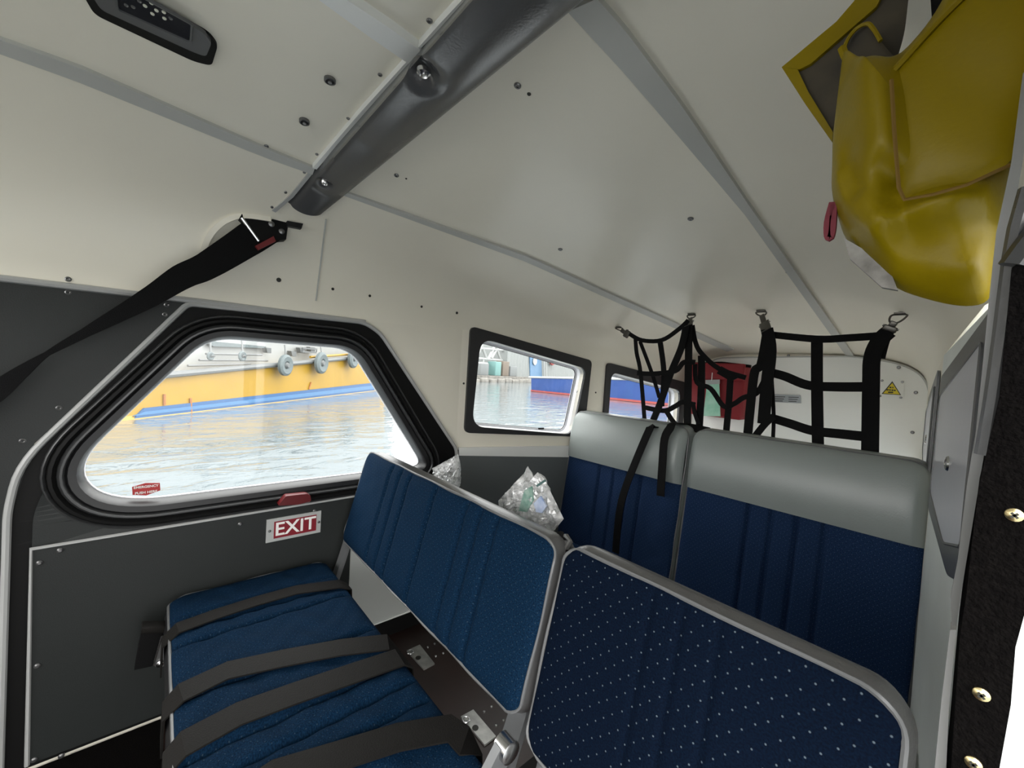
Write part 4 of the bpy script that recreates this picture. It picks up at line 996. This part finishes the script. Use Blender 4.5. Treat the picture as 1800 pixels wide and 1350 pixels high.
# rust streaks as real shallow marks: scuppers
for p, q_ in [((547, 672), (543, 684)), ((335, 700), (336, 725)), ((289, 693), (289, 712))]:
    mk('scupper_slot', tube([PH(p, .03), PH(q_, .03)], .035, 6), mat('rust', (.25, .10, .03), .8), yboat)
# blue boat
B0, B1 = ground((934, 688)), ground((1165, 712)); dB = (B1-B0).normalized(); nB = V(-dB.y, dB.x, 0)
if nB.dot(-B0) < 0: nB = -nB
def PBo(p, off=0): return PP(p, B0+nB*off, nB)
bboat = thing('blue_boat', B0, 'blue hulled boat with red waterline beyond the small rear windows', 'boat')
LB = (B1-B0).length; zt0, zt1 = PBo((932, 664)).z, PBo((1150, 668)).z
def bt(s, z, off=0): v = B0+dB*s+nB*off; return V(v.x, v.y, z)
def btop(s): return zt0+(zt1-zt0)*s/LB
vs, fs = [], []; ss = [0, LB*.3, LB*.7, LB, LB*1.4]
for s in ss:
    for o_, z in [(.3, -2.3), (0, -2), (.15, btop(s)), (-4, btop(s)), (-4, -2.3)]: vs.append(bt(s, z, o_))
for i in range(len(ss)-1):
    for k in range(5): fs.append((i*5+k, i*5+(k+1) % 5, i*5+5+(k+1) % 5, i*5+5+k))
fs += [tuple(range(5)), tuple((len(ss)-1)*5+k for k in range(5))]
mk('hull', (vs, fs), Mhb, bboat, smooth=False)
mk('waterline_stripe', plate([bt(0, -1.98, .12), bt(LB*1.4, -1.98, .12), bt(LB*1.4, -1.80, .12), bt(0, -1.84, .12)], nB, .1), Mhr, bboat, smooth=False)
mk('gunwale', tube([bt(s, btop(s)+.05, .12) for s in (-.3, LB*.5, LB*1.4)], .10, 8), Mbwh, bboat)
mk('cabin', plate([bt(LB*.55, btop(0), -1), bt(LB*1.4, btop(LB), -1), bt(LB*1.4, 3, -1), bt(LB*.55, 3, -1)], nB, 2), Mbwh, bboat, smooth=False)
# quay with shed
Q0, Q1 = ground((815, 667), -1.7), ground((1060, 672), -1.7); dQ = (Q1-Q0).normalized(); nQ = V(dQ.y, -dQ.x, 0)
if nQ.dot(-Q0) < 0: nQ = -nQ
def PQy(p, off=0): return PP(p, Q0+nQ*off, nQ)
def qt(s, z, off=0): v = Q0+dQ*s+nQ*off; return V(v.x, v.y, z)
Lq = (Q1-Q0).length; zq = PQy((870, 661)).z
Mstone = mat('pale_quay_stone', (.19, .18, .16), .8, c2=(.08, .077, .07), vs=1.2)
quay = thing('quay', qt(Lq/2, -2, 0), 'pale stone quay across the water behind the small rear window', 'quay')
mk('deck', cat(plate([qt(-60, -2.5), qt(Lq*3, -2.5), qt(Lq*3, zq), qt(-60, zq)], nQ, 20)), Mstone, quay, smooth=False)
for k in range(34):
    s = Lq*(k/26); w_ = Lq/26*random.uniform(.7, 1.1)
    mk('quay_stone', bbox_(qt(s, -1.95+random.uniform(0, .3), .2), dQ*w_/2, nQ*.5, V(0, 0, .35), .12), Mstone, quay)
shed = thing('quay_shed', PQy((930, 663), -2), 'pale corrugated shed with a blue door on the quay', 'shed')
Mcor = mat('pale_corrugated_metal', (.165, .178, .174), .5)
s0 = (PQy((890, 660), -2)-qt(0, 0, -2)).dot(dQ); s1 = (PQy((1030, 660), -2)-qt(0, 0, -2)).dot(dQ)
vs, fs = [], []; n = 90
for i in range(n+1):
    s = s0+(s1-s0)*1.3*i/n; o_ = -2+(.18 if i % 2 else 0); vs += [qt(s, zq, o_), qt(s, zq+14, o_)]
for i in range(n): fs.append((i*2, i*2+2, i*2+3, i*2+1))
mk('corrugated_wall', (vs, fs), Mcor, shed, smooth=False)
mk('side_wall', plate([qt(s0, zq, -2), qt(s0, zq+14, -2), qt(s0, zq+14, -10), qt(s0, zq, -10)], dQ*-1, .2), Mcor, shed, smooth=False)
mk('shed_door', plate([PQy(p, -1.7) for p in [(932, 662), (953, 662), (951, 615), (932, 612)]], nQ, .2), mat('light_blue_door', (.06, .13, .22), .5), shed, smooth=False)
mk('door_sign', lathe(PQy((940, 635), -1.6), nQ, [(.7, 0), (.7, .1), (.35, .12)], 16), Mbwh, shed)
for xx in (957, 960): mk('post', tube([PQy((xx, 662), -1.2), PQy((xx-1, 622), -1.2)], .12, 6), Mbwh, shed)
lr = thing('life_ring', PQy((971, 633), -1.4), 'red and white life ring on the shed wall', 'life ring')
c = PQy((971, 631), -1.4); mk('ring', tube([c+(dQ*math.cos(a/12*math.tau)+V(0, 0, 1)*math.sin(a/12*math.tau))*1.0 for a in range(12)], .28, 6, True), Mhr, lr)
# trestle and clutter on the quay
tr = thing('trestle', PQy((860, 640), -3), 'white steel trestle frame standing on the quay', 'scaffold')
for a, b in [((846, 606), (838, 630)), ((846, 606), (856, 632)), ((870, 608), (858, 632)), ((872, 610), (880, 632)), ((838, 630), (886, 634)), ((838, 612), (886, 616)), ((864, 630), (876, 609)), ((838, 638), (888, 642)), ((849, 630), (849, 660)), ((870, 634), (870, 662)), ((884, 634), (884, 662)), ((838, 630), (838, 660))]:
    mk('beam', tube([PQy(a, -3), PQy(b, -3)], .22, 6), Mbwh, tr)
Mcl = [mat('dull_teal_crate', (.10, .20, .19), .7), mat('brown_crate', (.11, .09, .07), .7), mat('grey_crate', (.12, .13, .13), .7), mat('dark_shed_gap', (.06, .065, .07), .8)]
for k, (x0_, x1_, y0_, y1_, mi, lb, ct_) in enumerate([(864, 874, 638, 658, 0, 'teal crate on the quay under the trestle', 'crate'), (877, 888, 639, 657, 1, 'brown crate beside the shed on the quay', 'crate'), (838, 852, 642, 656, 2, 'grey crate on the quay left of the teal one', 'crate'), (890, 902, 645, 660, 2, 'grey tangle of gear against the shed', 'crate')]):
    c = (PQy((x0_, y1_), -2.2)+PQy((x1_, y0_), -2.2))/2; hw_ = abs((PQy((x1_, y0_), -2.2)-PQy((x0_, y0_), -2.2)).dot(dQ))/2; hh_ = (c.z-zq)
    mk('crate', bbox_(V(c.x, c.y, zq+hh_), dQ*hw_, nQ*.8, V(0, 0, hh_), .1), Mcl[mi], label=lb, cat=ct_)
dist = thing('warehouse', PQy((850, 640), -12), 'grey warehouse far behind the quay trestle', 'building')
mk('wall', plate([PQy((892, 661), -12), PQy((892, 612), -12), PQy((800, 602), -12), PQy((800, 602), -12)-dQ*95, PQy((800, 661), -12)-dQ*95], nQ, 3), mat('pale_grey_cladding', (.10, .11, .118), .7, var=.15, vs=.4), dist, smooth=False)  # long left stretch is unseen, added to grey the water's reflections
for k in range(8):
    mk('window', plate([PQy((838+k*7, 650), -11.8), PQy((842+k*7, 650), -11.8), PQy((842+k*7, 618), -11.8), PQy((838+k*7, 617), -11.8)], nQ, .1), Mcl[3], dist, smooth=False)
